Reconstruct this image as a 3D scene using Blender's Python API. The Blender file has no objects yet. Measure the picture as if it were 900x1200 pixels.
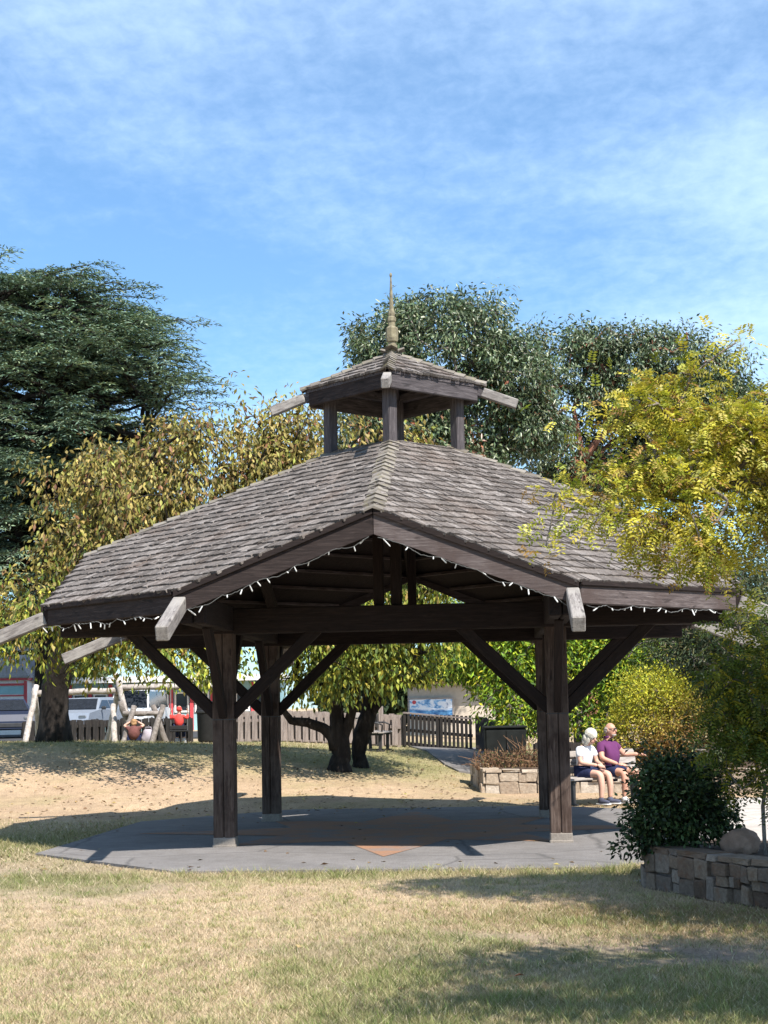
import bpy, bmesh, math, random
import numpy as np
from mathutils import Vector, Matrix

# ------------------------------------------------------------------ camera, sky, sun, exposure
sc = bpy.context.scene
COL = sc.collection
F, PITCH, ROLL, SHIFT, EYE = 1827.7, 0.0922, 0.0192, 56.7, 1.75     # in pixels of a 900 x 1200 picture
cam_d = bpy.data.cameras.new('camera')
cam = bpy.data.objects.new('camera', cam_d)
COL.objects.link(cam)
cam_d.sensor_fit = 'VERTICAL'
cam_d.sensor_height = 36.0
cam_d.sensor_width = 27.0
cam_d.lens = F / 1200 * 36
cam_d.shift_y = SHIFT / 1200
cam_d.clip_start = 0.1
cam_d.clip_end = 2000
cam.matrix_world = Matrix.Translation((0, 0, EYE)) @ Matrix.Rotation(math.pi / 2 + PITCH, 4, 'X') @ Matrix.Rotation(-ROLL, 4, 'Z')
sc.camera = cam

SUN_EL, SUN_AZ = math.radians(52), math.radians(32)                 # the sun stands behind the camera's right shoulder
sun_vec = Vector((math.sin(SUN_AZ) * math.cos(SUN_EL), -math.cos(SUN_AZ) * math.cos(SUN_EL), math.sin(SUN_EL)))
sd = bpy.data.lights.new('sun', 'SUN')
sd.energy = 5.0
sd.angle = math.radians(0.53)
sd.color = (1.0, 0.94, 0.86)
sun = bpy.data.objects.new('sun', sd)
COL.objects.link(sun)
sun.rotation_euler = sun_vec.to_track_quat('Z', 'Y').to_euler()
sun.location = (8, -10, 30)

world = bpy.data.worlds.new('World')
sc.world = world
world.use_nodes = True
wn, wl = world.node_tree.nodes, world.node_tree.links
wn.clear()
w_out = wn.new('ShaderNodeOutputWorld')
w_bg = wn.new('ShaderNodeBackground')
w_bg.inputs['Strength'].default_value = 0.088
w_sky = wn.new('ShaderNodeTexSky')
w_sky.sky_type = 'NISHITA'
w_sky.sun_disc = False
w_sky.sun_elevation = SUN_EL
w_sky.sun_rotation = math.pi - SUN_AZ
w_sky.altitude = 20
w_sky.air_density = 1.0
w_sky.dust_density = 0.35
w_sky.ozone_density = 3.6
tc = wn.new('ShaderNodeTexCoord')
sep = wn.new('ShaderNodeSeparateXYZ')
wl.new(tc.outputs['Generated'], sep.inputs[0])
def wmath(op, a, b=None):
    n = wn.new('ShaderNodeMath'); n.operation = op
    for i, v in enumerate((a, b)):
        if v is None: continue
        if isinstance(v, (int, float)): n.inputs[i].default_value = v
        else: wl.new(v, n.inputs[i])
    return n.outputs[0]
den = wmath('ADD', wmath('MAXIMUM', sep.outputs[2], 0.0), 0.16)      # high, thin cloud sheet seen in perspective
comb = wn.new('ShaderNodeCombineXYZ')
wl.new(wmath('DIVIDE', sep.outputs[0], den), comb.inputs[0])
wl.new(wmath('DIVIDE', sep.outputs[1], den), comb.inputs[1])
def wnoise(scale, detail, rough, loc, sx=1, sy=1, rz=0.0, dist=0.0):
    m = wn.new('ShaderNodeMapping')
    m.inputs['Location'].default_value = loc
    m.inputs['Rotation'].default_value = (0, 0, rz)
    m.inputs['Scale'].default_value = (sx, sy, 1)
    wl.new(comb.outputs[0], m.inputs[0])
    n = wn.new('ShaderNodeTexNoise')
    n.inputs['Scale'].default_value = scale
    n.inputs['Detail'].default_value = detail
    n.inputs['Roughness'].default_value = rough
    n.inputs['Distortion'].default_value = dist
    wl.new(m.outputs[0], n.inputs['Vector'])
    return n.outputs[0]
n_big = wnoise(1.1, 3, 0.5, (3.1, 0.4, 0), 1, 1.3, 0.15, 0.3)
n_fine = wnoise(30, 5, 0.6, (1.0, 2.0, 0), 1, .8, 0.2, 0.2)
mr = wn.new('ShaderNodeMapRange')
mr.interpolation_type = 'SMOOTHSTEP'
mr.inputs['From Min'].default_value = 0.31
mr.inputs['From Max'].default_value = 0.80
mr.inputs['To Min'].default_value = 0.08
mr.inputs['To Max'].default_value = 0.62
wl.new(wmath('ADD', n_big, wmath('MULTIPLY', wmath('SUBTRACT', n_fine, 0.5), 0.26)), mr.inputs['Value'])
mixc = wn.new('ShaderNodeMix'); mixc.data_type = 'RGBA'
wl.new(mr.outputs[0], mixc.inputs['Factor'])
tint = wn.new('ShaderNodeMix'); tint.data_type = 'RGBA'; tint.blend_type = 'MULTIPLY'; tint.inputs['Factor'].default_value = 1.0
tint.inputs[7].default_value = (0.74, 1.05, 1.2, 1)
wl.new(w_sky.outputs[0], tint.inputs[6])
wl.new(tint.outputs[2], mixc.inputs[6])
mixc.inputs[7].default_value = (6.3, 8.1, 10.4, 1)
wl.new(mixc.outputs[2], w_bg.inputs['Color'])
wl.new(w_bg.outputs[0], w_out.inputs['Surface'])

sc.view_settings.view_transform = 'Standard'
sc.view_settings.look = 'None'
sc.view_settings.exposure = 0.93
sc.view_settings.gamma = 1.0
sc.view_settings.use_curve_mapping = False
sc.render.engine = 'CYCLES'
sc.cycles.max_bounces = 6
sc.cycles.diffuse_bounces = 2
sc.cycles.transparent_max_bounces = 4

# ------------------------------------------------------------------ helpers
rnd = random.Random(7)
RNG = np.random.default_rng(11)
CP, SP, CR, SR = math.cos(PITCH), math.sin(PITCH), math.cos(ROLL), math.sin(ROLL)

def at(px, py, Y):
    """the point of the place that stands at distance Y where the photograph (900 x 1200) shows px, py"""
    xr, yr = px - 450, py - 600 - SHIFT
    x, y = xr * CR - yr * SR, xr * SR + yr * CR
    dx, d, v = x / F, 1.0, -y / F
    wy, wz = d * CP - v * SP, d * SP + v * CP
    return Vector((dx * Y / wy, Y, EYE + wz * Y / wy))

def sstep(t):
    t = np.clip(t, 0, 1)
    return t * t * (3 - 2 * t)

def ground(x, y):
    """height of the lawn: level round the gazebo, a low bank up to the playground"""
    x = np.asarray(x, float); y = np.asarray(y, float)
    H = np.interp(x, [-40, -12, -7, -3, 1.5, 6, 40], [1.1, 1.1, 1.06, .88, .56, .36, .3])
    H2 = np.interp(x, [-40, -12, -6, -3, 1.5, 6, 40], [.7, .7, .74, .82, .58, .4, .35])
    y0 = np.interp(x, [-3, 1.2, 2.2], [26.4, 26.7, 28.2])
    b = sstep((y - 35) / 6.5)
    return (H * (1 - b) + H2 * b) * sstep((y - y0) / np.interp(x, [-3, 2], [8.2, 12]))

def gz(x, y): return float(ground(x, y))

def tag(o, label=None, cat=None, group=None, kind=None):
    if label: o['label'] = label
    if cat: o['category'] = cat
    if group: o['group'] = group
    if kind: o['kind'] = kind
    return o

def thing(name, label, cat, loc=(0, 0, 0), rz=0.0, group=None):
    o = bpy.data.objects.new(name, None)
    o.empty_display_size = 0.3
    COL.objects.link(o)
    o.location = loc
    o.rotation_euler = (0, 0, rz)
    return tag(o, label, cat, group)

def link(name, me, parent=None, mw=None):
    o = bpy.data.objects.new(name, me)
    COL.objects.link(o)
    if parent is not None: o.parent = parent
    if mw is not None: o.matrix_local = mw
    return o

class MB:
    """collects shapes and links them as ONE mesh object"""
    def __init__(s): s.v, s.f, s.m = [], [], []
    def add(s, vs, fs, mi=0):
        b = len(s.v)
        s.v += [tuple(v) for v in vs]
        s.f += [tuple(i + b for i in f) for f in fs]
        s.m += [mi] * len(fs)
        return s
    def box(s, c, size, M=None, mi=0, ch=0.0):
        hx, hy, hz = size[0] / 2, size[1] / 2, size[2] / 2
        if ch <= 0:
            vs = [Vector((x, y, z)) for x in (-hx, hx) for y in (-hy, hy) for z in (-hz, hz)]
            fs = [(0, 1, 3, 2), (4, 6, 7, 5), (0, 4, 5, 1), (2, 3, 7, 6), (0, 2, 6, 4), (1, 5, 7, 3)]
        else:
            vs, fs = chamfer_box(hx, hy, hz, ch)
        c = Vector(c)
        vs = [(M @ v if M is not None else v) + c for v in vs]
        return s.add(vs, fs, mi)
    def bar(s, p0, p1, w, h, up=(0, 0, 1), mi=0, ch=0.0):
        p0, p1 = Vector(p0), Vector(p1)
        M = frame(p1 - p0, up)
        return s.box((p0 + p1) / 2, ((p1 - p0).length, w, h), M, mi, ch)
    def tube(s, pts, radii, n=8, mi=0, cap=True):
        pts = [Vector(p) for p in pts]
        if isinstance(radii, (int, float)): radii = [radii] * len(pts)
        b = len(s.v); up = Vector((0.13, 0.31, 0.94))
        for i, p in enumerate(pts):
            d = (pts[min(i + 1, len(pts) - 1)] - pts[max(i - 1, 0)])
            if d.length < 1e-9: d = Vector((0, 0, 1))
            d.normalize()
            a = d.cross(up)
            if a.length < 1e-3: a = d.cross(Vector((1, 0, 0)))
            a.normalize(); c = d.cross(a); up = c.cross(d) if False else up
            for k in range(n):
                t = 2 * math.pi * k / n
                s.v.append(tuple(p + (a * math.cos(t) + c * math.sin(t)) * radii[i]))
        for i in range(len(pts) - 1):
            for k in range(n):
                k2 = (k + 1) % n
                s.f.append((b + i * n + k, b + i * n + k2, b + (i + 1) * n + k2, b + (i + 1) * n + k)); s.m.append(mi)
        if cap:
            s.f.append(tuple(b + k for k in range(n))[::-1]); s.m.append(mi)
            s.f.append(tuple(b + (len(pts) - 1) * n + k for k in range(n))); s.m.append(mi)
        return s
    def lathe(s, prof, c=(0, 0, 0), n=20, mi=0):
        b = len(s.v); c = Vector(c)
        for r, z in prof:
            for k in range(n):
                t = 2 * math.pi * k / n
                s.v.append((c.x + r * math.cos(t), c.y + r * math.sin(t), c.z + z))
        for i in range(len(prof) - 1):
            for k in range(n):
                k2 = (k + 1) % n
                s.f.append((b + i * n + k, b + i * n + k2, b + (i + 1) * n + k2, b + (i + 1) * n + k)); s.m.append(mi)
        s.f.append(tuple(b + k for k in range(n))[::-1]); s.m.append(mi)
        s.f.append(tuple(b + (len(prof) - 1) * n + k for k in range(n))); s.m.append(mi)
        return s
    def prism(s, poly, ext, mi=0):
        poly = [Vector(p) for p in poly]; ext = Vector(ext); n = len(poly)
        fs = [tuple(range(n))[::-1], tuple(range(n, 2 * n))] + [(i, (i + 1) % n, n + (i + 1) % n, n + i) for i in range(n)]
        return s.add(poly + [p + ext for p in poly], fs, mi)
    def mesh(s, name, mats, smooth=False):
        me = bpy.data.meshes.new(name)
        me.from_pydata(s.v, [], s.f)
        for m in (mats if isinstance(mats, (list, tuple)) else [mats]): me.materials.append(m)
        if len(me.materials) > 1: me.polygons.foreach_set('material_index', s.m)
        bm = bmesh.new(); bm.from_mesh(me)
        bmesh.ops.recalc_face_normals(bm, faces=bm.faces)
        bm.to_mesh(me); bm.free()
        if smooth: me.polygons.foreach_set('use_smooth', [True] * len(me.polygons))
        me.update()
        return me
    def build(s, name, mats, parent=None, smooth=False, mw=None):
        return link(name, s.mesh(name, mats, smooth), parent, mw)

def chamfer_box(hx, hy, hz, c):
    vs, idx, fs = [], {}, []
    for sx in (-1, 1):
        for sy in (-1, 1):
            for sz in (-1, 1):
                for ax in range(3):
                    p = [sx * (hx - c), sy * (hy - c), sz * (hz - c)]
                    p[ax] = (sx * hx, sy * hy, sz * hz)[ax]
                    idx[(sx, sy, sz, ax)] = len(vs); vs.append(Vector(p))
    for ax in range(3):
        o = [a for a in range(3) if a != ax]
        for s_ in (-1, 1):
            q = []
            for a, b in ((-1, -1), (1, -1), (1, 1), (-1, 1)):
                k = [0, 0, 0]; k[ax] = s_; k[o[0]] = a; k[o[1]] = b
                q.append(idx[(k[0], k[1], k[2], ax)])
            fs.append(tuple(q))
    for ax in range(3):                                   # edges along ax
        o = [a for a in range(3) if a != ax]
        for a in (-1, 1):
            for b in (-1, 1):
                k0 = [0, 0, 0]; k0[o[0]] = a; k0[o[1]] = b
                k1 = list(k0); k0[ax] = -1; k1[ax] = 1
                fs.append((idx[(*k0, o[0])], idx[(*k1, o[0])], idx[(*k1, o[1])], idx[(*k0, o[1])]))
    for sx in (-1, 1):
        for sy in (-1, 1):
            for sz in (-1, 1):
                fs.append(tuple(idx[(sx, sy, sz, ax)] for ax in range(3)))
    return vs, fs

def frame(d, up=(0, 0, 1)):
    x = Vector(d).normalized(); up = Vector(up)
    y = up.cross(x)
    if y.length < 1e-4: y = Vector((0, 1, 0)).cross(x)
    y.normalize(); z = x.cross(y)
    return Matrix((x, y, z)).transposed()

def timber(name, p0, p1, w, h, mat, parent, up=(0, 0, 1), ch=0.012):
    """one squared timber, its grain along its own x axis"""
    p0, p1 = Vector(p0), Vector(p1)
    L = (p1 - p0).length
    mb = MB().box((L / 2, 0, 0), (L, w, h), None, 0, ch)
    M = frame(p1 - p0, up).to_4x4(); M.translation = p0
    return mb.build(name, mat, parent, False, M)

def arrays_mesh(name, V, Fc, mat, col=None, smooth=False):
    """fast mesh from numpy: V (n,3), Fc (m,k)"""
    me = bpy.data.meshes.new(name)
    k = Fc.shape[1]
    me.vertices.add(len(V)); me.loops.add(Fc.size); me.polygons.add(len(Fc))
    me.vertices.foreach_set('co', np.ascontiguousarray(V, dtype=np.float32).ravel())
    me.loops.foreach_set('vertex_index', np.ascontiguousarray(Fc, dtype=np.int32).ravel())
    me.polygons.foreach_set('loop_start', np.arange(0, Fc.size, k, dtype=np.int32))
    if smooth: me.polygons.foreach_set('use_smooth', np.ones(len(Fc), dtype=bool))
    if col is not None:
        a = me.color_attributes.new('Col', 'FLOAT_COLOR', 'POINT')
        c4 = np.ones((len(V), 4), np.float32); c4[:, :3] = col
        a.data.foreach_set('color', c4.ravel())
    me.update(calc_edges=True); me.validate()
    me.materials.append(mat)
    return me

def vnoise(x, y, s, seed=0):
    """smooth value noise, 0..1"""
    x = np.asarray(x, float) * s; y = np.asarray(y, float) * s
    xi, yi = np.floor(x).astype(np.int64), np.floor(y).astype(np.int64)
    fx, fy = sstep(x - xi), sstep(y - yi)
    def h(a, b):
        n = (a * 374761393 + b * 668265263 + seed * 974634777) & 0x7fffffff
        n = ((n ^ (n >> 13)) * 1274126177) & 0x7fffffff
        return ((n ^ (n >> 16)) & 0xffff) / 65535.0
    return (h(xi, yi) * (1 - fx) + h(xi + 1, yi) * fx) * (1 - fy) + (h(xi, yi + 1) * (1 - fx) + h(xi + 1, yi + 1) * fx) * fy

def fnoise(x, y, s, seed=0, oct=4):
    t, a, tot = 0, 1.0, 0
    for i in range(oct):
        t = t + a * vnoise(x, y, s * 2 ** i, seed + i); tot += a; a *= .55
    return t / tot

# ------------------------------------------------------------------ materials
class NT:
    def __init__(s, name, rough=0.85, spec=0.3):
        s.m = bpy.data.materials.new(name); s.m.use_nodes = True
        s.n, s.l = s.m.node_tree.nodes, s.m.node_tree.links
        s.b = s.n['Principled BSDF']
        s.b.inputs['Roughness'].default_value = rough
        s.b.inputs['Specular IOR Level'].default_value = spec
    def new(s, t, **kw):
        n = s.n.new(t)
        for k, v in kw.items(): setattr(n, k, v)
        return n
    def coord(s, kind='Object', scale=(1, 1, 1), rot=(0, 0, 0)):
        t = s.new('ShaderNodeTexCoord'); m = s.new('ShaderNodeMapping')
        m.inputs['Scale'].default_value = scale
        m.inputs['Rotation'].default_value = rot
        if kind == 'World':
            g = s.new('ShaderNodeNewGeometry'); s.l.new(g.outputs['Position'], m.inputs[0])
        else: s.l.new(t.outputs[kind], m.inputs[0])
        return m.outputs[0]
    def noise(s, vec, scale, detail=4, rough=.55, dist=0.0):
        n = s.new('ShaderNodeTexNoise')
        n.inputs['Scale'].default_value = scale; n.inputs['Detail'].default_value = detail
        n.inputs['Roughness'].default_value = rough; n.inputs['Distortion'].default_value = dist
        s.l.new(vec, n.inputs['Vector']); return n.outputs[0]
    def ramp(s, fac, stops):
        r = s.new('ShaderNodeValToRGB')
        e = r.color_ramp.elements
        while len(e) < len(stops): e.new(0.5)
        for i, (p, c) in enumerate(stops):
            e[i].position = p; e[i].color = (*c, 1) if len(c) == 3 else c
        s.l.new(fac, r.inputs[0]); return r.outputs[0]
    def mix(s, fac, a, b, blend='MIX'):
        n = s.new('ShaderNodeMix', data_type='RGBA', blend_type=blend)
        for i, v in ((0, fac), (6, a), (7, b)):
            if isinstance(v, (int, float)): n.inputs[i].default_value = v
            elif isinstance(v, tuple): n.inputs[i].default_value = (*v, 1)
            else: s.l.new(v, n.inputs[i])
        return n.outputs[2]
    def math(s, op, a, b=0.0):
        n = s.new('ShaderNodeMath', operation=op)
        for i, v in enumerate((a, b)):
            if isinstance(v, (int, float)): n.inputs[i].default_value = v
            else: s.l.new(v, n.inputs[i])
        return n.outputs[0]
    def color(s, c):
        if isinstance(c, tuple): s.b.inputs['Base Color'].default_value = (*c, 1)
        else: s.l.new(c, s.b.inputs['Base Color'])
        return s
    def bump(s, h, strength=.3, dist=.02):
        b = s.new('ShaderNodeBump'); b.inputs['Strength'].default_value = strength; b.inputs['Distance'].default_value = dist
        s.l.new(h, b.inputs['Height']); s.l.new(b.outputs[0], s.b.inputs['Normal']); return s
    def rand(s):
        """one number per piece, whether it is an object or an island of a mesh"""
        o = s.new('ShaderNodeObjectInfo'); g = s.new('ShaderNodeNewGeometry')
        return s.math('FRACT', s.math('ADD', o.outputs['Random'], g.outputs['Random Per Island']))

def wood(name, dark, mid, light, rough=.85, stretch=(1.2, 16, 16), patch=None):
    t = NT(name, rough, .25)
    g = t.noise(t.coord('Object', stretch), 3.0, 6, .65, .4)
    f = t.noise(t.coord('Object', (stretch[0] * 2, stretch[1] * 4, stretch[2] * 4)), 4.0, 3, .6)
    c = t.ramp(g, [(.3, dark), (.52, mid), (.75, light)])
    c = t.mix(.35, c, t.ramp(f, [(.35, (.25, .25, .25)), (.65, (1.0, 1.0, 1.0))]), 'MULTIPLY')
    if patch:
        p = t.noise(t.coord('World'), 1.7, 5, .65)
        c = t.mix(t.ramp(p, [(.45, (0, 0, 0)), (.66, (1, 1, 1))]), c, patch)
    kn = t.noise(t.coord('Object', (3.0, 9, 9)), 1.3, 2, .5)
    c = t.mix(t.ramp(kn, [(.66, (0, 0, 0)), (.72, (.8, .8, .8))]), c, tuple(x * .45 for x in dark))
    c = t.mix(t.math('MULTIPLY', t.rand(), .35), c, tuple(x * .6 for x in mid))
    t.color(c).bump(t.math('ADD', g, t.math('MULTIPLY', f, .5)), .55, .012)
    return t.m

def plain(name, c, rough=.6, spec=.4, var=.15, scale=8, metal=0.0, bump=0.0):
    t = NT(name, rough, spec)
    n = t.noise(t.coord('Object'), scale, 5, .6)
    t.color(t.ramp(n, [(.3, tuple(x * (1 - var) for x in c)), (.7, tuple(min(1, x * (1 + var)) for x in c))]))
    t.b.inputs['Metallic'].default_value = metal
    if bump: t.bump(n, bump, .02)
    return t.m

M = {}
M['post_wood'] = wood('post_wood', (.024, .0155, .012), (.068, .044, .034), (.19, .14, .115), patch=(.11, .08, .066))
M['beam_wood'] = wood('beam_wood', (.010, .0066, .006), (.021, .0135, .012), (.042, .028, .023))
M['dark_shade_fascia'] = wood('dark_shade_fascia', (.014, .0095, .009), (.032, .022, .02), (.075, .056, .05))  # dark left rake wood; also shade coloured into left eave and cupola boards
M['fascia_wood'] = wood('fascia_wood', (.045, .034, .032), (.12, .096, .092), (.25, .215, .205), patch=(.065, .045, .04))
M['grey_wood'] = wood('grey_wood', (.08, .07, .065), (.25, .225, .21), (.46, .43, .4), stretch=(1.5, 10, 10), patch=(.33, .31, .28))
M['cupola_wood'] = wood('cupola_wood', (.03, .026, .028), (.09, .078, .082), (.2, .178, .18))
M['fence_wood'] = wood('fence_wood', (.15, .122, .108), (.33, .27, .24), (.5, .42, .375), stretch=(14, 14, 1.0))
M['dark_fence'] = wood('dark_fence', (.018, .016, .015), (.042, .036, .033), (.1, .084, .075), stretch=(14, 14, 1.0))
M['log_wood'] = wood('log_wood', (.22, .19, .165), (.46, .41, .37), (.68, .64, .6), stretch=(3, 3, 3))
M['grey_log'] = wood('grey_log', (.1, .085, .075), (.23, .2, .18), (.4, .37, .34), stretch=(3, 3, 3))
M['bench_wood'] = wood('bench_wood', (.2, .175, .16), (.38, .34, .31), (.55, .5, .46))

t = NT('shingle', .9, .2)
r1 = t.rand()
gr = t.noise(t.coord('Object', (26, 2.5, 10)), 3.0, 5, .6, .3)
wc = t.noise(t.coord('World'), 1.1, 5, .6)
fn = t.noise(t.coord('World', (1, 1, 1)), 28, 3, .6)
c = t.ramp(r1, [(0, (.1, .086, .076)), (.35, (.142, .122, .109)), (.7, (.182, .158, .142)), (1, (.26, .232, .212))])
c = t.mix(.55, c, t.ramp(gr, [(.3, (.4, .38, .37)), (.62, (1.0, 1.0, 1.0))]), 'MULTIPLY')
c = t.mix(t.math('MULTIPLY', t.ramp(wc, [(.52, (0, 0, 0)), (.7, (1, 1, 1))]), .35), c, (.17, .115, .085))
c = t.mix(.5, c, t.ramp(fn, [(.36, (.4, .4, .4)), (.5, (1, 1, 1))]), 'MULTIPLY')
c = t.mix(t.ramp(fn, [(.62, (0, 0, 0)), (.72, (.75, .75, .75))]), c, (.42, .40, .36))
t.color(c).bump(gr, .5, .01)
M['shingle'] = t.m

t = NT('ridge_cap', .9, .2)
r1 = t.rand(); fn = t.noise(t.coord('World'), 14, 4, .6)
c = t.ramp(r1, [(0, (.115, .1, .083)), (.5, (.165, .145, .122)), (1, (.22, .197, .17))])
c = t.mix(t.ramp(fn, [(.52, (0, 0, 0)), (.68, (.6, .6, .6))]), c, (.24, .21, .11))
t.color(c); M['ridge_cap'] = t.m

t = NT('finial_wood', .9, .2)
fn = t.noise(t.coord('Object'), 14, 5, .6)
t.color(t.ramp(fn, [(.35, (.11, .095, .075)), (.5, (.19, .165, .105)), (.68, (.26, .235, .16))])).bump(fn, .4, .01)
M['finial'] = t.m

def concrete(name, c, speck=.25):
    t = NT(name, .9, .25)
    a = t.noise(t.coord('World'), .9, 6, .6); b = t.noise(t.coord('World'), 60, 3, .6); d = t.noise(t.coord('World'), 5, 5, .65)
    col = t.ramp(a, [(.3, tuple(x * .82 for x in c)), (.7, tuple(x * 1.14 for x in c))])
    col = t.mix(.5, col, t.ramp(d, [(.36, (.72, .7, .68)), (.6, (1, 1, 1))]), 'MULTIPLY')
    col = t.mix(speck, col, t.ramp(b, [(.36, (.45, .45, .45)), (.64, (1.35, 1.35, 1.35))]), 'MULTIPLY')
    v = t.new('ShaderNodeTexVoronoi', feature='DISTANCE_TO_EDGE'); v.inputs['Scale'].default_value = .42
    ws = t.new('ShaderNodeMix', data_type='VECTOR'); ws.inputs['Factor'].default_value = .12
    nz = t.new('ShaderNodeTexNoise'); nz.inputs['Scale'].default_value = 2.2; nz.inputs['Detail'].default_value = 6
    pw = t.coord('World'); t.l.new(pw, nz.inputs['Vector']); t.l.new(pw, ws.inputs[4]); t.l.new(nz.outputs['Color'], ws.inputs[5]); t.l.new(ws.outputs[1], v.inputs['Vector'])
    col = t.mix(t.ramp(v.outputs[0], [(.0, (.75, .75, .75)), (.012, (0, 0, 0))]), col, tuple(x * .4 for x in c))
    st_ = t.noise(t.coord('World'), 1.9, 6, .7, .4)
    col = t.mix(t.ramp(st_, [(.58, (0, 0, 0)), (.7, (.45, .45, .45))]), col, tuple(x * .55 for x in c))
    t.color(col).bump(b, .35, .006)
    return t.m
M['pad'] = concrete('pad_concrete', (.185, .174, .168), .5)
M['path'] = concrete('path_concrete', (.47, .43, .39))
M['plinth'] = concrete('plinth_concrete', (.25, .22, .19), .3)
M['asphalt'] = concrete('asphalt', (.06, .06, .063))

t = NT('star_paint', .88, .25)
a = t.noise(t.coord('World'), 1.6, 6, .65); b = t.noise(t.coord('World'), 45, 3, .6)
c = t.ramp(a, [(.38, (.2, .165, .148)), (.52, (.28, .155, .095)), (.72, (.33, .18, .105))])
c = t.mix(.35, c, t.ramp(b, [(.38, (.5, .5, .5)), (.62, (1.2, 1.2, 1.2))]), 'MULTIPLY')
t.color(c); M['star'] = t.m

def stone(name, cols, rust):
    t = NT(name, .92, .2)
    n = t.noise(t.coord('Object'), 5, 6, .65); w_ = t.noise(t.coord('World'), 9, 5, .65)
    c = t.ramp(t.rand(), [(i / (len(cols) - 1), k) for i, k in enumerate(cols)])
    c = t.mix(.7, c, t.ramp(n, [(.3, (.45, .43, .42)), (.65, (1.15, 1.15, 1.15))]), 'MULTIPLY')
    c = t.mix(t.ramp(w_, [(.55, (0, 0, 0)), (.72, (.7, .7, .7))]), c, rust)
    t.color(c).bump(w_, .7, .03)
    return t.m
M['wall_stone'] = stone('wall_stone', [(.1, .068, .048), (.165, .115, .082), (.22, .165, .12), (.13, .1, .08), (.29, .235, .19)], (.15, .068, .036))
M['pale_stone'] = stone('pale_stone', [(.3, .235, .175), (.39, .32, .245), (.48, .42, .35)], (.29, .2, .13))
M['mortar'] = plain('mortar', (.12, .1, .09), .95, .1, .3, 20, 0, .4)
M['boulder'] = stone('boulder_stone', [(.27, .18, .13), (.31, .21, .155)], (.2, .11, .075))
M['soil'] = plain('soil', (.085, .062, .047), .95, .1, .45, 6, 0, .8)

def leafmat(name, trans=.35, gloss=.35, rough=.45):
    t = NT(name, rough, gloss)
    at_ = t.new('ShaderNodeAttribute', attribute_name='Col')
    t.l.new(at_.outputs['Color'], t.b.inputs['Base Color'])
    tr = t.new('ShaderNodeBsdfTranslucent')
    t.l.new(t.mix(1.0, at_.outputs['Color'], (1.0, 1.0, .55), 'MULTIPLY'), tr.inputs['Color'])
    mx = t.new('ShaderNodeMixShader'); mx.inputs[0].default_value = trans
    t.l.new(t.b.outputs[0], mx.inputs[1]); t.l.new(tr.outputs[0], mx.inputs[2])
    t.l.new(mx.outputs[0], t.n['Material Output'].inputs['Surface'])
    return t.m
M['leaf'] = leafmat('leaf', .2, .25, .55)
M['thin_leaf'] = leafmat('thin_leaf', .42, .25, .5)
M['dark_leaf'] = leafmat('dark_leaf', .12, .22, .5)
M['waxy_leaf'] = leafmat('waxy_leaf', .12, .5, .38)
M['needles'] = leafmat('needles', .15, .2, .6)
M['grass'] = leafmat('grass_blade', .25, .15, .7)

def bark(name, a, b, c, s=6):
    t = NT(name, .95, .15)
    n = t.noise(t.coord('World', (1, 1, .35)), s, 7, .7, .6); n2 = t.noise(t.coord('World'), 2.2, 4, .6)
    col = t.ramp(n, [(.32, a), (.52, b), (.72, c)])
    col = t.mix(.4, col, t.ramp(n2, [(.35, (.6, .6, .6)), (.65, (1.2, 1.2, 1.2))]), 'MULTIPLY')
    t.color(col).bump(n, .9, .05)
    return t.m
M['bark_dark'] = bark('bark_dark', (.012, .01, .009), (.03, .025, .022), (.07, .06, .053))
M['bark_grey'] = bark('bark_grey', (.08, .07, .06), (.18, .155, .135), (.3, .27, .24))
M['bark_red'] = bark('bark_red', (.1, .045, .03), (.28, .13, .085), (.42, .26, .19), 3)

t = NT('lawn', .97, .1)
av = t.new('ShaderNodeAttribute', attribute_name='Col')
n1 = t.noise(t.coord('World'), 38, 5, .7); n2 = t.noise(t.coord('World', (1, .7, 1)), 7, 5, .65)
c = t.mix(.75, av.outputs['Color'], t.ramp(n1, [(.3, (.5, .48, .45)), (.68, (1.3, 1.3, 1.3))]), 'MULTIPLY')
c = t.mix(.5, c, t.ramp(n2, [(.33, (.68, .68, .66)), (.66, (1.16, 1.15, 1.1))]), 'MULTIPLY')
t.color(c).bump(t.math('ADD', n1, n2), .8, .04)
M['lawn'] = t.m

M['white_paint'] = plain('white_paint', (.76, .75, .74), .55, .4, .08)
M['red_paint'] = plain('red_paint', (.5, .06, .075), .5, .4, .15)
M['teal_paint'] = plain('teal_paint', (.27, .47, .52), .6, .3, .12, 3)
M['roof_grey'] = plain('roof_grey', (.27, .255, .25), .9, .2, .2, 10, 0, .3)
M['beige_wall'] = plain('beige_wall', (.46, .4, .33), .85, .2, .1)
M['black_metal'] = plain('black_metal', (.025, .025, .027), .5, .5, .3)
M['rubber'] = plain('rubber', (.02, .02, .021), .85, .3, .2)
M['dark_glass'] = plain('dark_glass', (.02, .024, .032), .15, .4, .2)
M['navy_paint'] = plain('navy_paint', (.02, .028, .055), .5, .3, .1)
M['silver_paint'] = plain('silver_paint', (.2, .23, .28), .5, .3, .08)
M['van_paint'] = plain('van_paint', (.72, .73, .74), .35, .5, .06)
M['chrome'] = plain('chrome', (.35, .35, .36), .35, .5, .05, 8, 1.0)
M['cabinet'] = plain('cabinet_paint', (.009, .0105, .0095), .75, .2, .4, 5)
M['bulb'] = plain('bulb_plastic', (.62, .62, .6), .3, .5, .1)
M['cable'] = plain('cable_plastic', (.12, .12, .115), .6, .3, .2)
M['skin'] = plain('skin', (.56, .33, .25), .55, .35, .1, 10)
M['skin_tan'] = plain('skin_tan', (.5, .27, .19), .55, .35, .12, 10)
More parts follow.
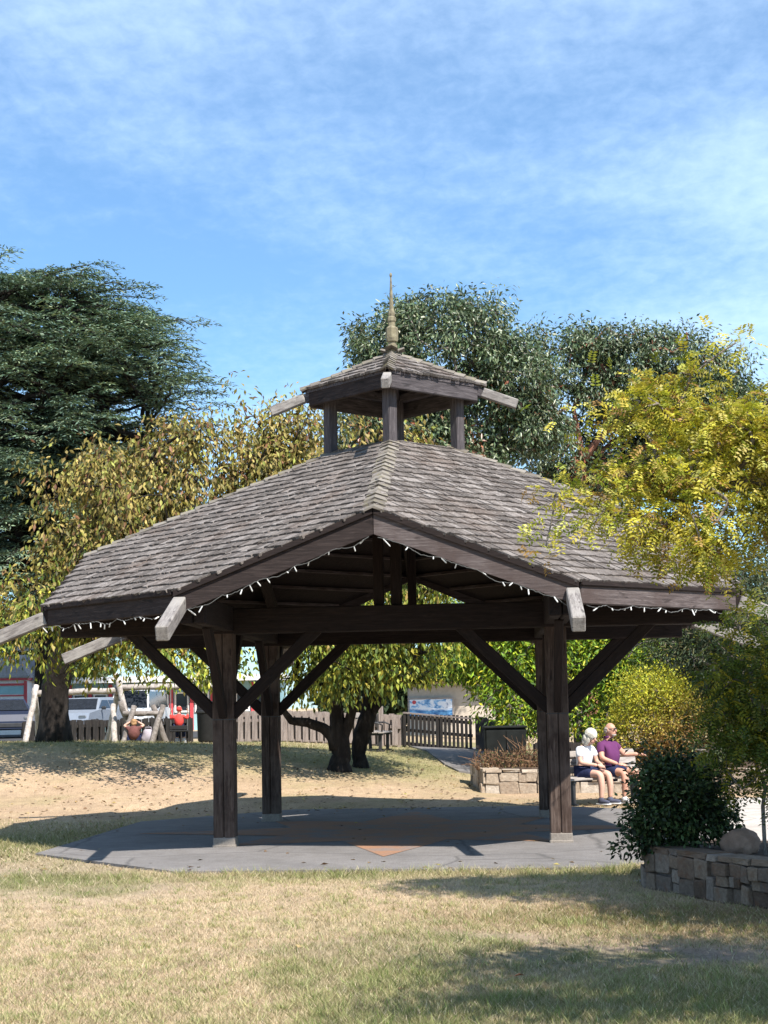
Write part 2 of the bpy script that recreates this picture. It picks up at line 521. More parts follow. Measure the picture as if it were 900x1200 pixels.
M['lips'] = plain('lips', (.35, .12, .1), .5, .3, .1)
M['white_hair'] = plain('white_hair', (.58, .55, .48), .8, .25, .18, 30, 0, .6)
M['grey_hair'] = plain('grey_hair', (.34, .3, .27), .8, .25, .25, 30, 0, .6)
M['blond_hair'] = plain('blond_hair', (.34, .2, .1), .8, .25, .3, 30, 0, .6)
M['white_cotton'] = plain('white_cotton', (.72, .72, .75), .9, .1, .07, 6, 0, .3)
M['purple_cotton'] = plain('purple_cotton', (.11, .032, .1), .9, .1, .14, 6, 0, .3)
M['navy_cotton'] = plain('navy_cotton', (.022, .028, .07), .9, .1, .25, 8, 0, .3)
M['red_cotton'] = plain('red_cotton', (.62, .07, .06), .9, .1, .12)
M['maroon_cotton'] = plain('maroon_cotton', (.13, .055, .05), .9, .1, .3, 9)
M['shoe_navy'] = plain('shoe_navy', (.07, .075, .11), .8, .2, .25)
M['shoe_white'] = plain('shoe_white', (.6, .6, .6), .7, .3, .1)
M['pale_cloth'] = plain('pale_cloth', (.36, .33, .37), .9, .1, .12)

# ------------------------------------------------------------------ the setting: lawn, pad, paths
GX, GY, GTH = 0.1745, 21.83, 0.0657            # gazebo centre and its turn
cg, sg = math.cos(GTH), math.sin(GTH)
def to_local(x, y):
    dx, dy = x - GX, y - GY
    return dx * cg - dy * sg, dx * sg + dy * cg
def to_world(u, v): return GX + u * cg + v * sg, GY - u * sg + v * cg

PAD = [(-2.15, -5.05), (2.4, -5.15), (4.35, -3.0), (4.5, 2.6), (2.3, 4.7), (-2.1, 4.7), (-4.2, 2.4), (-4.35, -2.75)]
def in_poly(x, y, poly):
    x = np.asarray(x, float); y = np.asarray(y, float)
    ins = np.zeros(x.shape, bool)
    for i in range(len(poly)):
        x0, y0 = poly[i]; x1, y1 = poly[(i + 1) % len(poly)]
        if y0 == y1: continue
        cnd = ((y0 > y) != (y1 > y)) & (x < (x1 - x0) * (y - y0) / (y1 - y0) + x0)
        ins ^= cnd
    return ins
PATH_R = [(2.3, 15.75), (9.2, 15.2), (12.5, 19), (14, 27.4), (4.2, 26.2), (4.0, 17.0)]
PATH_F = [(1.55, 29.4), (3.6, 29.6), (3.3, 33), (2.9, 40), (2.7, 47), (1.0, 46.2), (1.2, 41), (1.9, 35), (1.9, 32)]

def ground_color(x, y):
    """real colour of the turf: straw, green tufts, bare earth"""
    x = np.asarray(x, float); y = np.asarray(y, float)
    n = fnoise(x, y, .55, 3); n2 = fnoise(x, y, 2.3, 9, 3); n3 = fnoise(x, y, .18, 21, 3)
    def blob(cx, cy, rx, ry): return np.exp(-(((x - cx) / rx) ** 2 + ((y - cy) / ry) ** 2))
    u, v = to_local(x, y)
    edge = np.exp(-((v + 5.55) / .5) ** 2) * sstep((u + 4.6) / 1.2) * (1 - sstep((u - 2.6) / .8))
    g = .05 + .62 * sstep((n - .52) / .13) * (.35 + .9 * n2) + .3 * sstep((n2 - .56) / .14)
    g = g * (.55 + .5 * (y < 17)) + .75 * edge * (.35 + n) * (1 + .5 * sstep((x - .6) / 1.0))
    g += 1.0 * blob(-4.9, 21.0, 1.5, 2.6) + .9 * blob(1.9, 9.0, 1.6, 1.2) + .5 * blob(2.0, 12.6, 1.2, .8) + .35 * blob(-.5, 8.3, 1.2, .8)
    g += .95 * sstep((y - 30.5) / 3.5) * (1 - sstep((y - 46) / 4)) * (.45 + .9 * n)
    b = 1.3 * blob(1.75, 10.9, 1.05, .42) + .9 * blob(.8, 11.8, .6, .28) + .55 * sstep((n3 - .5) / .2) * (y > 14) * (y < 30)
    b += .75 * sstep((y - 24) / 2.5) * (1 - sstep((y - 30) / 3)) + .3 * sstep((n2 - .62) / .12)
    b += .35 * sstep((n - .5) / .1) * (n2 < .5)
    rd = 1.25 * blob(3.0, 12.4, 1.4, .9) + .8 * blob(1.5, 13.0, 1.2, .8) * (.4 + n)
    g = np.clip(g, 0, 1)[..., None]; b = np.clip(b, 0, 1)[..., None]; rd = np.clip(rd, 0, 1)[..., None]
    straw = np.array([.50, .382, .262]) * (.72 + .56 * n2)[..., None]
    far = sstep((y - 17) / 8)[..., None]
    earth = np.array([.40, .31, .235]) * (1 - far) + np.array([.45, .325, .22]) * far * (.8 + .4 * n2[..., None])
    bare = np.array([.255, .195, .175])
    c = straw * (1 - b) + (earth * (1 - .9 * blob(1.75, 10.9, 1.2, .7)[..., None]) + bare * .9 * blob(1.75, 10.9, 1.2, .7)[..., None]) * b
    c = c * (1 - .75 * rd) + np.array([.25, .155, .09]) * .75 * rd
    c = c * (1 - .68 * g) + np.array([.165, .185, .06]) * .68 * g
    return c, g[..., 0], b[..., 0]

xs = np.unique(np.concatenate([[-400, -250, -150, -90, -60], np.arange(-40, -8, 1.0), np.arange(-8, 8, .12), np.arange(8, 40, 1.0), [60, 90, 150, 250, 400]]))
ys = np.unique(np.concatenate([[-60, -30, -12, -4, 0, 3], np.arange(5, 18, .1), np.arange(18, 50, .2), np.arange(50, 80, 2.0), [90, 120, 180, 280, 450, 700]]))
X_, Y_ = np.meshgrid(xs, ys)
Z_ = ground(X_, Y_) + (fnoise(X_, Y_, .35, 5, 2) - .5) * .05 * ((Y_ < 60) & (np.abs(X_) < 40))
U_, V_ = to_local(X_, Y_)
Z_ = np.where((np.abs(U_) < 5.2) & (np.abs(V_) < 5.6), np.minimum(Z_, -.012), Z_)
Z_ = np.where(in_poly(X_, Y_, [(2, 15), (10, 14.6), (15, 19), (15, 28.5), (4, 27.5), (3.6, 17)]), np.minimum(Z_, -.012), Z_)
ny, nx = X_.shape
Vv = np.stack([X_, Y_, Z_], -1).reshape(-1, 3)
ii = (np.arange(ny - 1)[:, None] * nx + np.arange(nx - 1)[None]).ravel()
lc, _, _ = ground_color(Vv[:, 0], Vv[:, 1])
lawn = link('lawn', arrays_mesh('lawn', Vv, np.stack([ii, ii + 1, ii + nx + 1, ii + nx], 1), M['lawn'], lc, True))
tag(lawn, kind='structure')

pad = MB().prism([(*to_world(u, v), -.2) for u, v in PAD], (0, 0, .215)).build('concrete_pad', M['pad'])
tag(pad, kind='structure')
star = MB()
ring = []
for k in range(16):
    a = -math.pi / 2 + k * math.pi / 8
    r = (3.75 if k % 4 == 0 else 2.95) if k % 2 == 0 else 1.75
    ring.append((*to_world(r * math.cos(a), r * math.sin(a)), .0195))
ctr = (*to_world(0, 0), .0195)
star.add([ctr] + ring, [(0, 1 + k, 1 + (k + 1) % 16) for k in range(16)])
star = star.build('painted_star', M['star'], pad)
# paths: the right one in poured slabs with open joints, the far one climbing to the gate
pr = thing('concrete_path', None, None, (0, 0, 0)); pr['kind'] = 'structure'
for k in range(9):
    y0, y1 = 15.3 + k * 1.36, 15.3 + (k + 1) * 1.36 - .022
    xa = lambda y: float(np.interp(y, [15.3, 16.2, 17.2, 26, 28], [2.35, 3.0, 4.35, 4.6, 4.6]))
    for j, (xl, xr) in enumerate(((0, 2.6), (2.62, 5.4), (5.42, 9.2))):
        poly = [(xa(y0) + xl, y0 + rnd.uniform(0, .004), -.1), (xa(y0) + xr, y0, -.1), (xa(y1) + xr, y1, -.1), (xa(y1) + xl, y1, -.1)]
        MB().prism(poly, (0, 0, .11 + rnd.uniform(0, .006))).build('paving_slab', M['path'], pr)
base = MB().prism([(2.4, 15.35, -.15), (18, 15.35, -.15), (19, 27.5, -.15), (4.6, 27.5, -.15), (4.3, 17.1, -.15), (3.0, 16.2, -.15)], (0, 0, .14)).build('path_bed', M['mortar'], pr)

fp = []
ysf = np.arange(33.2, 41.4, .3)
xl = np.interp(ysf, [33.2, 34, 36, 38, 41.4], [1.5, 1.25, 1.02, .92, .55])
xr = np.interp(ysf, [33.2, 34, 36, 38, 41.4], [4.2, 4.1, 3.6, 2.8, 2.4])
pm = MB()
NC = 6
for i in range(len(ysf)):
    for j in range(NC + 1):
        x = xl[i] + (xr[i] - xl[i]) * j / NC
        pm.v.append((x, ysf[i], gz(x, ysf[i]) + .034))
for i in range(len(ysf) - 1):
    for j in range(NC):
        a = i * (NC + 1) + j
        pm.f.append((a, a + 1, a + NC + 2, a + NC + 1)); pm.m.append(0)
b0 = len(pm.v); rim = [(i, 0) for i in range(len(ysf))][::-1] + [(0, j) for j in range(1, NC + 1)] + [(i, NC) for i in range(1, len(ysf))]
for (i, j) in rim:
    v = pm.v[i * (NC + 1) + j]; pm.v.append((v[0], v[1], v[2] - .2))
for k in range(len(rim) - 1):
    a = rim[k][0] * (NC + 1) + rim[k][1]; c_ = rim[k + 1][0] * (NC + 1) + rim[k + 1][1]
    pm.f.append((a, c_, b0 + k + 1, b0 + k)); pm.m.append(0)
tag(pm.build('footpath', M['pad']), kind='structure')
road = MB().prism([(-60, 52.5, .6), (-4, 52.5, .6), (-4, 66, .6), (-60, 66, .6)], (0, 0, .19)).build('road', M['asphalt'])
tag(road, kind='structure')

# ------------------------------------------------------------------ gazebo
R, G, K, ZP, W = 4.34, 2.23, 0.388, 3.99, 2.10
ZE = ZP - K * G
def roof_z(u, v): return ZP - K * (abs(u) + abs(v) - R)
gaz = thing('gazebo', 'large weathered timber gazebo with shingled roof, open cupola and pointed finial', 'gazebo', (GX, GY, 0), -GTH)
PW = M['post_wood']; BW = M['beam_wood']
for su in (-1, 1):
    for sv in (-1, 1):
        cx, cy = su * W, sv * W
        p = MB()
        for a in (-1, 1):
            for b in (-1, 1):
                p.box((1.45, a * .068, b * .068), (2.70, .13, .13), None, 0, .012)
        Mx = Matrix(((0, 0, 1, cx), (0, 1, 0, cy), (1, 0, 0, .02), (0, 0, 0, 1)))
        po = p.build('post', PW, gaz, False, Mx)
        pl = MB().box((0.055, 0, 0), (.12, .276, .276), None, 0, .012).box((.005, 0, 0), (.04, .295, .295), None, 0, .01)
        pl.build('plinth', M['plinth'], po)
        # knee braces along both beams, inward and outward
        for ax in (0, 1):
            for dr in (-1, 1):
                e = Vector((dr, 0, 0)) if ax == 0 else Vector((0, dr, 0))
                o = Vector((cx, cy, 0))
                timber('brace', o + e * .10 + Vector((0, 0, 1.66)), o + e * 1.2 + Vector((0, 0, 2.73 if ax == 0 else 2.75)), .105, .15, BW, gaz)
        # iron strap where braces meet the post
        MB().box((0, 0, 0), (.272, .272, .012)).build('collar', M['black_metal'], gaz, False, Matrix.Translation((cx, cy, 1.60)))
for s in (-1, 1):
    for off in (-.075, .075):
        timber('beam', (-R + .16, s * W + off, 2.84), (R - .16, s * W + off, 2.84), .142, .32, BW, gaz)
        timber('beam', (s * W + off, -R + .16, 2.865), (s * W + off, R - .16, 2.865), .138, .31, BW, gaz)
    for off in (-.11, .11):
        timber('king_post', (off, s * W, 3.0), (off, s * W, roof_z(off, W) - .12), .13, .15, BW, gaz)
# rafters along the hips, common rafters, tails
for (eu, ev) in ((0, -1), (0, 1), (-1, 0), (1, 0)):
    a, b = .7, R - .12
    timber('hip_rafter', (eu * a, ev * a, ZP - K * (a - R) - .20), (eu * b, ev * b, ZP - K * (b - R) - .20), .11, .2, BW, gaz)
for s in (-1, 1):
    for q in (-1, 1):
        for (uu, is_tail) in ((G - .02, True),):
            for ax in (0, 1):
                def pt(o, z): return (s * uu, q * o, z) if ax == 0 else (q * o, s * uu, z)
                b = R + 1.02 if is_tail else R - .13
                a = uu + .02
                z0, z1 = roof_z(uu, a) - .19, ZP - K * (uu + b - R) - .19
                if is_tail:
                    m_ = R + .03
                    zm = ZP - K * (uu + m_ - R) - .19
                    timber('rafter', pt(a, z0), pt(m_, zm), .14, .17, BW, gaz)
                    timber('rafter_tail', pt(m_ + .002, zm - .001), pt(b, z1), .145, .17, M['grey_wood'], gaz)
                else:
                    timber('rafter', pt(a, z0), pt(b, z1), .09, .15, BW, gaz)
# fascia: rakes on the four gables, level boards on the four eaves
FW = M['fascia_wood']
def face_rot(u, v, q):          # turn the front gable to side q
    for _ in range(q): u, v = -v, u
    return u, v
for q in range(4):
    for s in (-1, 1):
        pts = []
        for (u, dz) in ((0.004, -.05), (G + .03, -.05), (G + .03, -.30), (0.004, -.325 if q != 2 else -.17)):
            uu, vv = face_rot(s * u, -R, q)
            pts.append((uu, vv, ZP - K * abs(u) + dz))
        n = face_rot(0, -.05, q)
        MB().prism(pts, (n[0], n[1], 0)).build('rake_board', M['dark_shade_fascia'] if (q, s) == (0, -1) else FW, gaz)
        # narrow moulding under the shingle edge
        pts2 = []
        for (u, dz) in ((0.006, -.03), (G + .05, -.03), (G + .05, -.095), (0.006, -.095)):
            uu, vv = face_rot(s * u, -R - .052, q); pts2.append((uu, vv, ZP - K * abs(u) + dz))
        n = face_rot(0, -.028, q)
        MB().prism(pts2, (n[0], n[1], 0)).build('moulding', BW, gaz)
    a = face_rot(-G - .03, -R, q); b = face_rot(-R, -G - .03, q)
    d = Vector((b[0] - a[0], b[1] - a[1], 0)).normalized()
    out = Vector((a[0] + b[0], a[1] + b[1], 0)).normalized()
    zc = ZE - .175
    timber('eave_board', Vector((*a, zc)) + d * .04, Vector((*b, zc)) - d * .04, .05, .25, M['dark_shade_fascia'] if q == 0 else FW, gaz)  # left eave: dark wood with its shade put into the colour
    timber('moulding', Vector((*a, ZE - .062)) + out * .041 + d * .03, Vector((*b, ZE - .062)) + out * .041 - d * .03, .03, .07, BW, gaz)

# roof deck and purlins
deck = MB()
cc = .78
for q in range(4):
    pl = [(0, -R), (-G, -R), (-R, -G), (-R, 0), (-cc, 0), (0, -cc)]
    pts = []
    for (u, v) in pl:
        uu, vv = face_rot(u, v, q); pts.append((uu, vv, roof_z(u, v) - .085))
    deck.prism(pts, (0, 0, .06))
roof = deck.build('roof', BW, gaz)
for q in range(4):
    eu, ev = face_rot(-.70711, -.70711, q); tu, tv = face_rot(.70711, -.70711, q)
    for k in range(9):
        d = .95 + k * .42
        wm = min(d, R * 1.41421 - d) - .12
        z = ZP - K * (1.41421 * d - R) - .115
        timber('purlin', (eu * d - tu * wm, ev * d - tv * wm, z), (eu * d + tu * wm, ev * d + tv * wm, z), .07, .045, M['fascia_wood'], gaz, ch=.004)

def shingle_mesh(seed):
    r = random.Random(seed)
    j = lambda a: r.uniform(-a, a)
    # x across, y down the slope (butt at +), z out of the roof; unit width 1
    vs = [(-.5, -.33, .0), (.5, -.33, .0), (.5, 0 + j(.012), .004), (-.5, 0 + j(.012), .004),
          (-.5, -.33, .005), (.5, -.33, .005), (.49 + j(.012), j(.018), .037 + j(.006)), (-.49 + j(.012), j(.012), .037 + j(.006))]
    vs[2] = (vs[6][0], vs[6][1], .002); vs[3] = (vs[7][0], vs[7][1], .002)
    fs = [(4, 5, 6, 7), (3, 2, 1, 0), (7, 6, 2, 3), (0, 4, 7, 3), (5, 1, 2, 6), (0, 1, 5, 4)]
    return vs, fs
SV = [shingle_mesh(i) for i in range(14)]
SM = [MB().add(*s).mesh('shingle', M['shingle']) for s in SV]
def cover(q, K_, zfun, dmin, dmax, wmax, expo, keep=None, rs=None):
    """lay courses of split shingles over one roof plane: whole ones returned with their matrices, cut ones as raw geometry"""
    rs = rs or rnd
    eu, ev = face_rot(-.70711, -.70711, q); tu, tv = face_rot(.70711, -.70711, q)
    E, T = Vector((eu, ev, 0)), Vector((tu, tv, 0))
    sl = K_ * 1.41421
    cs = 1 / math.sqrt(1 + sl * sl)
    S = Vector((eu * cs, ev * cs, -sl * cs)); N = Vector((eu * sl * cs, ev * sl * cs, cs))
    whole, cut = [], MB()
    eh = expo * cs
    d = dmax; row = 0
    while d > dmin:
        wm = wmax(d)
        w = -wm - rs.uniform(0, .08)
        while w < wm:
            ww = rs.choice((.07, .09, .1, .12, .14, .16))
            w0, w1 = w + .003, w + ww - .003
            wc_ = (w0 + w1) / 2
            dj = d + rs.uniform(-.009, .009)
            org = E * dj + T * wc_
            org.z = zfun(dj) + .002 + rs.uniform(0, .004)
            hd = dj - .33 * cs
            si = rs.randrange(14)
            tilt = rs.uniform(-.008, .008)
            if w0 > -min(wm, wmax(hd)) and w1 < min(wm, wmax(hd)) and hd > dmin - .1:
                Tx = (T + N * tilt).normalized()
                Mx = Matrix(((Tx.x * (w1 - w0), S.x, N.x, org.x), (Tx.y * (w1 - w0), S.y, N.y, org.y), (Tx.z * (w1 - w0), S.z, N.z, org.z), (0, 0, 0, 1)))
                whole.append((Mx, si))
            else:
                vs, fs = SV[si]
                pts = []
                for (a, b, c_) in vs:
                    dd = max(dj + b * cs, dmin - .05)
                    wl_ = wmax(dd)
                    wx = min(max(wc_ + a * (w1 - w0), -wl_), wl_)
                    p_ = E * dd + T * wx; p_.z = zfun(dd) + .002
                    pts.append(p_ + N * c_)
                if max((pts[6] - pts[7]).length, (pts[4] - pts[5]).length) > .012: cut.add(pts, fs)
            w += ww
        d -= eh; row += 1
    return whole, cut
DM = (R + G) / 1.41421 + .065
zf = lambda d: ZP - K * (1.41421 * d - R) - .025
wmx = lambda d: max(0.0, min(d - .02, R * 1.41421 + .13 - d))
whole_all, rest = [], MB()
gm = Matrix.Translation((GX, GY, 0)) @ Matrix.Rotation(-GTH, 4, 'Z')
for q in range(4):
    wh, ct = cover(q, K, zf, .62, DM, wmx, .192)
    rest.add(ct.v, ct.f)
    for (Mx, si) in wh: whole_all.append((((gm @ Mx.translation) - Vector((0, 0, EYE))).length + (8 if q in (2, 3) else 0), Mx, si))
# which quadrants face the camera: the two with outward v < 0
front = [w for w in whole_all if (w[1].translation.y < .25 * 0 or w[1].translation.y < 0)]
front.sort(key=lambda w: w[0])
keep = set(id(w) for w in front[:298])
for w in whole_all:
    if id(w) in keep:
        link('shingle', SM[w[2]], roof, w[1])
    else:
        vs, fs = SV[w[2]]
        rest.add([w[1] @ Vector(v) for v in vs], fs)
ro = rest.build('shingle_courses', M['shingle'], roof); ro['kind'] = 'stuff'
# ridge caps over the four hips
capv = [Vector((-.125, -.3, -.045)), Vector((0, -.3, .0)), Vector((.125, -.3, -.045)), Vector((-.13, 0, -.025)), Vector((0, 0, .035)), Vector((.13, 0, -.025)),
        Vector((-.13, 0, -.05)), Vector((0, 0, .005)), Vector((.13, 0, -.05))]
capf = [(0, 1, 4, 3), (1, 2, 5, 4), (3, 4, 7, 6), (4, 5, 8, 7), (0, 3, 6), (2, 8, 5), (0, 6, 7, 1), (1, 7, 8, 2)]
cap_me = [MB().add([v + Vector((rnd.uniform(-.012, .012), rnd.uniform(-.012, .012), rnd.uniform(-.006, .006))) for v in capv], capf).mesh('ridge_cap', M['ridge_cap']) for _ in range(6)]
for q in range(4):
    eu, ev = face_rot(0, -1, q)
    S = Vector((eu, ev, -K)).normalized(); T = Vector((-ev, eu, 0)); N = T.cross(S)
    if N.z < 0: T = -T; N = T.cross(S)
    d = R + .10
    while d > .85:
        z = ZP - K * (d - R) - .002
        Mx = Matrix(((T.x, S.x, N.x, eu * d), (T.y, S.y, N.y, ev * d), (T.z, S.z, N.z, z), (0, 0, 0, 1)))
        link('ridge_cap', rnd.choice(cap_me), roof, Mx)
        d -= .2

# cupola
CW = M['cupola_wood']
C, ZC, CE, ZCE, ZAP = .90, 5.33, 1.25, 6.262, 6.739
CK = (ZAP - ZCE) / CE
cz = lambda u, v: ZAP - CK * (abs(u) + abs(v))
cd = MB()
for q in range(4):
    pts = []
    for (u, v) in ((-.02, -CE), (-CE, -.02), (0, 0)):
        uu, vv = face_rot(u, v, q); pts.append((uu, vv, cz(u, v) - .075))
    cd.prism(pts, (0, 0, .05))
cup = cd.build('cupola', CW, gaz)
for q in range(4):
    a = face_rot(0, -C, q); b = face_rot(-C, 0, q)
    timber('cupola_post', (*a, ZC - .25), (*a, ZCE + .02), .15, .15, CW, cup, up=(0.7, 0.7, 0))
    d = Vector((b[0] - a[0], b[1] - a[1], 0)).normalized()
    timber('curb', Vector((*a, ZC - .22)) + d * .11, Vector((*b, ZC - .22)) - d * .11, .1, .14, CW, cup)
    timber('plate', Vector((*a, ZCE - .03)) + d * .11, Vector((*b, ZCE - .03)) - d * .11, .1, .12, CW, cup)
    a2 = face_rot(0, -CE + .03, q); b2 = face_rot(-CE + .03, 0, q)
    timber('cupola_fascia', Vector((*a2, ZCE - .165)) + d * .05, Vector((*b2, ZCE - .165)) - d * .05, .05, .23, M['dark_shade_fascia'] if q == 0 else CW, cup)  # shaded left side of the cupola painted in by a darker wood
    eu, ev = face_rot(0, -1, q)
    z0 = ZAP - CK * .9 - .155
    m_ = CE + .012
    timber('cupola_tail', (eu * m_, ev * m_, ZAP - CK * m_ - .14), (eu * (CE + .5), ev * (CE + .5), ZAP - CK * (CE + .5) - .14), .115, .135, M['grey_wood'], cup)
    timber('cupola_hip', (eu * .2, ev * .2, ZAP - CK * .2 - .155), (eu * (m_ - .002), ev * (m_ - .002), ZAP - CK * m_ - .155), .1, .13, CW, cup)
crest = MB()
for q in range(4):
    wh, ct = cover(q, CK, lambda d: ZAP - CK * 1.41421 * d - .025, .12, CE / 1.41421 + .045, lambda d: max(0.0, d - .01), .2)
    crest.add(ct.v, ct.f)
    for (Mx, si) in wh:
        vs, fs = SV[si]; crest.add([Mx @ Vector(v) for v in vs], fs)
cr_o = crest.build('shingle_courses', M['shingle'], cup); cr_o['kind'] = 'stuff'
for q in range(4):
    eu, ev = face_rot(0, -1, q)
    S = Vector((eu, ev, -CK)).normalized(); T = Vector((-ev, eu, 0)); N = T.cross(S)
    if N.z < 0: T = -T; N = T.cross(S)
    d = CE + .07
    while d > .12:
        Mx = Matrix(((T.x * .7, S.x, N.x, eu * d), (T.y * .7, S.y, N.y, ev * d), (T.z * .7, S.z, N.z, ZAP - CK * d + .008), (0, 0, 0, 1)))
        link('ridge_cap', rnd.choice(cap_me), cup, Mx)
        d -= .15
fin = MB().lathe([(.1, -.10), (.1, .02), (.074, .03), (.074, .1), (.058, .115), (.058, .14), (.08, .155), (.088, .2), (.088, .34), (.078, .36), (.05, .375), (.05, .43),
                  (.062, .45), (.062, .5), (.046, .52), (.05, .56), (.04, .6), (.034, .62), (.010, 1.09), (.016, 1.10), (.02, 1.125), (.012, 1.15), (.002, 1.16)], (0, 0, 0), 8)
fin.build('finial', M['finial'], gaz, False, Matrix.Translation((0, 0, ZAP)))

# icicle lights along the fascia
sl_t = thing('string_lights', 'white icicle light string hanging along the edge of the gazebo roof', 'string lights', (GX, GY, 0), -GTH)
bm_ = [MB().tube([(0, 0, 0), (0, 0, -.015), (.003, 0, -.02 - .045 * (.4 + .35 * i)), (.002, .002, -.03 - .045 * (.4 + .35 * i))], [.004, .007, .008, .003], 6).mesh('bulb', M['bulb']) for i in range(4)]
runs = []
for q in (0, 1, 3):
    for s in (-1, 1):
        a = face_rot(s * .05, -R - .075, q); b = face_rot(s * (G - .06), -R - .075, q)
        runs.append((Vector((*a, ZP - K * .05 - .33)), Vector((*b, ZP - K * (G - .06) - .31))))
for q in (0, 1):
    a = face_rot(-G - .08, -R + .0, q); b = face_rot(-R + .0, -G - .08, q)
    o = face_rot(-.05, -.05, q)
    runs.append((Vector((a[0] + o[0], a[1] + o[1], ZE - .315)), Vector((b[0] + o[0], b[1] + o[1], ZE - .315))))
for (a, b) in runs:
    cab = []; L = (b - a).length; n = int(L / .03)
    nsw = max(3, int(L / .42)); ph = rnd.random()
    for i in range(n + 1):
        f = i / n
        p = a.lerp(b, f); p.z -= .032 * abs(math.sin(math.pi * (f * nsw + ph))) * (1 + .6 * math.sin(f * 17 + ph * 9)) + rnd.uniform(0, .012) - .012
        cab.append(p)
    MB().tube(cab, .0045, 4).build('cable', M['cable'], sl_t)
    i = 2
    while i < n:
        o = link('bulb', rnd.choice(bm_), sl_t, Matrix.Translation(cab[i]) @ Matrix.Rotation(rnd.uniform(-.8, .8), 4, 'X') @ Matrix.Rotation(rnd.uniform(-.9, .9), 4, 'Y') @ Matrix.Diagonal((1, 1, rnd.uniform(.5, 1.4), 1)))
        i += rnd.choice((3, 4, 6, 8, 10))

# ------------------------------------------------------------------ stone walls
def stone_variant(seed):
    r = random.Random(seed)
    vs, fs = chamfer_box(.5, .5, .5, .06)
    k = r.uniform(.05, .1)
    sh = [Vector((r.uniform(-k, k), 0, r.uniform(-k, k))) for _ in range(4)]
    return MB().add([v + sh[(v.x > 0) + 2 * (v.z > 0)] + Vector((r.uniform(-.04, .04), r.uniform(-.06, .06), r.uniform(-.04, .04))) for v in vs], fs)
def stone_wall(name, label, pts, h_fun, thick, mat, rows, ln, cap=True, base_fun=None):
    base_fun = base_fun or (lambda x, y: 0.0)
    cx = sum(p[0] for p in pts) / len(pts); cy = sum(p[1] for p in pts) / len(pts)
    t = thing(name, label, 'stone wall', (cx, cy, 0))
    O = Vector((cx, cy, 0))
    meshes = [stone_variant(i + len(name)).mesh('stone', mat) for i in range(12)]
    core = MB()
    dist = 0; segs = []
    for i in range(len(pts) - 1):
        a, b = Vector((*pts[i], 0)), Vector((*pts[i + 1], 0))
        segs.append((a, b, dist, (b - a).length)); dist += (b - a).length
    for (a, b, s0, L) in segs:
        d = (b - a).normalized(); n = Vector((d.y, -d.x, 0))
        za, zb = base_fun(a.x, a.y), base_fun(b.x, b.y)
        ha, hb = h_fun(s0), h_fun(s0 + L)
        core.prism([(*(a - O).xy, za - .15), (*(b - O).xy, zb - .15), (*(b - O).xy, zb + hb - .05), (*(a - O).xy, za + ha - .05)], -n * (thick - .05))
        # stones: rows broken by tall ones
        z_rows = []
        x = 0.0
        while x < L - .05:
            wcol = min(rnd.uniform(*ln), L - x)
            if L - x - wcol < ln[0] * .5: wcol = L - x
            f = (x + wcol / 2) / L
            p = a + d * (x + wcol / 2); hb_ = ha + (hb - ha) * f; z0 = za + (zb - za) * f
            top = hb_ - (.06 if cap else 0)
            nr = rnd.choice(rows)
            cuts = sorted([0] + [top * (k + 1 + rnd.uniform(-.25, .25)) / nr for k in range(nr - 1)] + [top])
            for k in range(len(cuts) - 1):
                hh = cuts[k + 1] - cuts[k]
                if hh < .05: continue
                parts_ = [(0, wcol)] if wcol < hh * 1.5 or rnd.random() < .55 else [(0, wcol * .45), (wcol * .45, wcol)]
                for (w0, w1) in parts_:
                    ww = w1 - w0
                    pc = a + d * (x + (w0 + w1) / 2) - O
                    dp = .09 + rnd.uniform(-.02, .05)
                    Mx = Matrix.Translation(pc + n * (dp / 2 - .055) + Vector((0, 0, z0 + cuts[k] + hh / 2))) @ Matrix((d, n, Vector((0, 0, 1)))).transposed().to_4x4() @ Matrix.Diagonal((ww - .006, dp, hh - .006, 1))
                    link('stone', rnd.choice(meshes), t, Mx)
            x += wcol
        if cap:
            x = 0.0
            while x < L - .02:
                wcol = min(rnd.uniform(.22, .42), L - x)
                if L - x - wcol < .12: wcol = L - x
                f = (x + wcol / 2) / L
                pc = a + d * (x + wcol / 2) - O; z0 = za + (zb - za) * f + ha + (hb - ha) * f
                Mx = Matrix.Translation(pc - n * (thick / 2 - .03) + Vector((0, 0, z0 - .028 + rnd.uniform(-.006, .006)))) @ Matrix((d, n, Vector((0, 0, 1)))).transposed().to_4x4() @ Matrix.Diagonal((wcol - .006, thick + .02, .055, 1))
                link('cap_stone', rnd.choice(meshes), t, Mx)
                x += wcol
    core.build('core', M['mortar'], t)
    return t
front_pts = [(2.75, 16.3), (2.44, 14.95), (2.42, 14.72), (2.62, 14.2), (2.86, 13.7), (3.05, 13.3), (3.32, 12.95), (3.8, 12.6), (4.6, 12.3), (5.6, 12.2)]
stone_wall('stone_wall', 'low dark stone retaining wall curving along the lawn at the lower right', front_pts, lambda s: .40, .24, M['wall_stone'], (2, 2, 3), (.14, .26))
bed = MB().prism([(2.75, 16.0, 0), (2.62, 14.95, 0), (2.6, 14.75, 0), (2.85, 14.25, 0), (3.05, 13.8, 0), (3.25, 13.4, 0), (3.5, 13.1, 0), (3.95, 12.8, 0), (4.7, 12.5, 0), (7.5, 12.4, 0), (7.5, 15.2, 0), (4.6, 15.2, 0), (3.6, 15.6, 0)], (0, 0, .345))
bed = bed.build('planting_bed', M['soil']); tag(bed, kind='structure')
stone_wall('planter_wall', 'low sandy stone planter wall running behind the occupied bench', [(1.72, 31.6), (1.83, 29.75), (3.0, 29.65), (4.4, 29.5), (6.0, 29.2), (7.6, 28.6)], lambda s: .47, .3,
           M['pale_stone'], (2, 2, 2), (.22, .42), True, lambda x, y: gz(x, y) - .02)
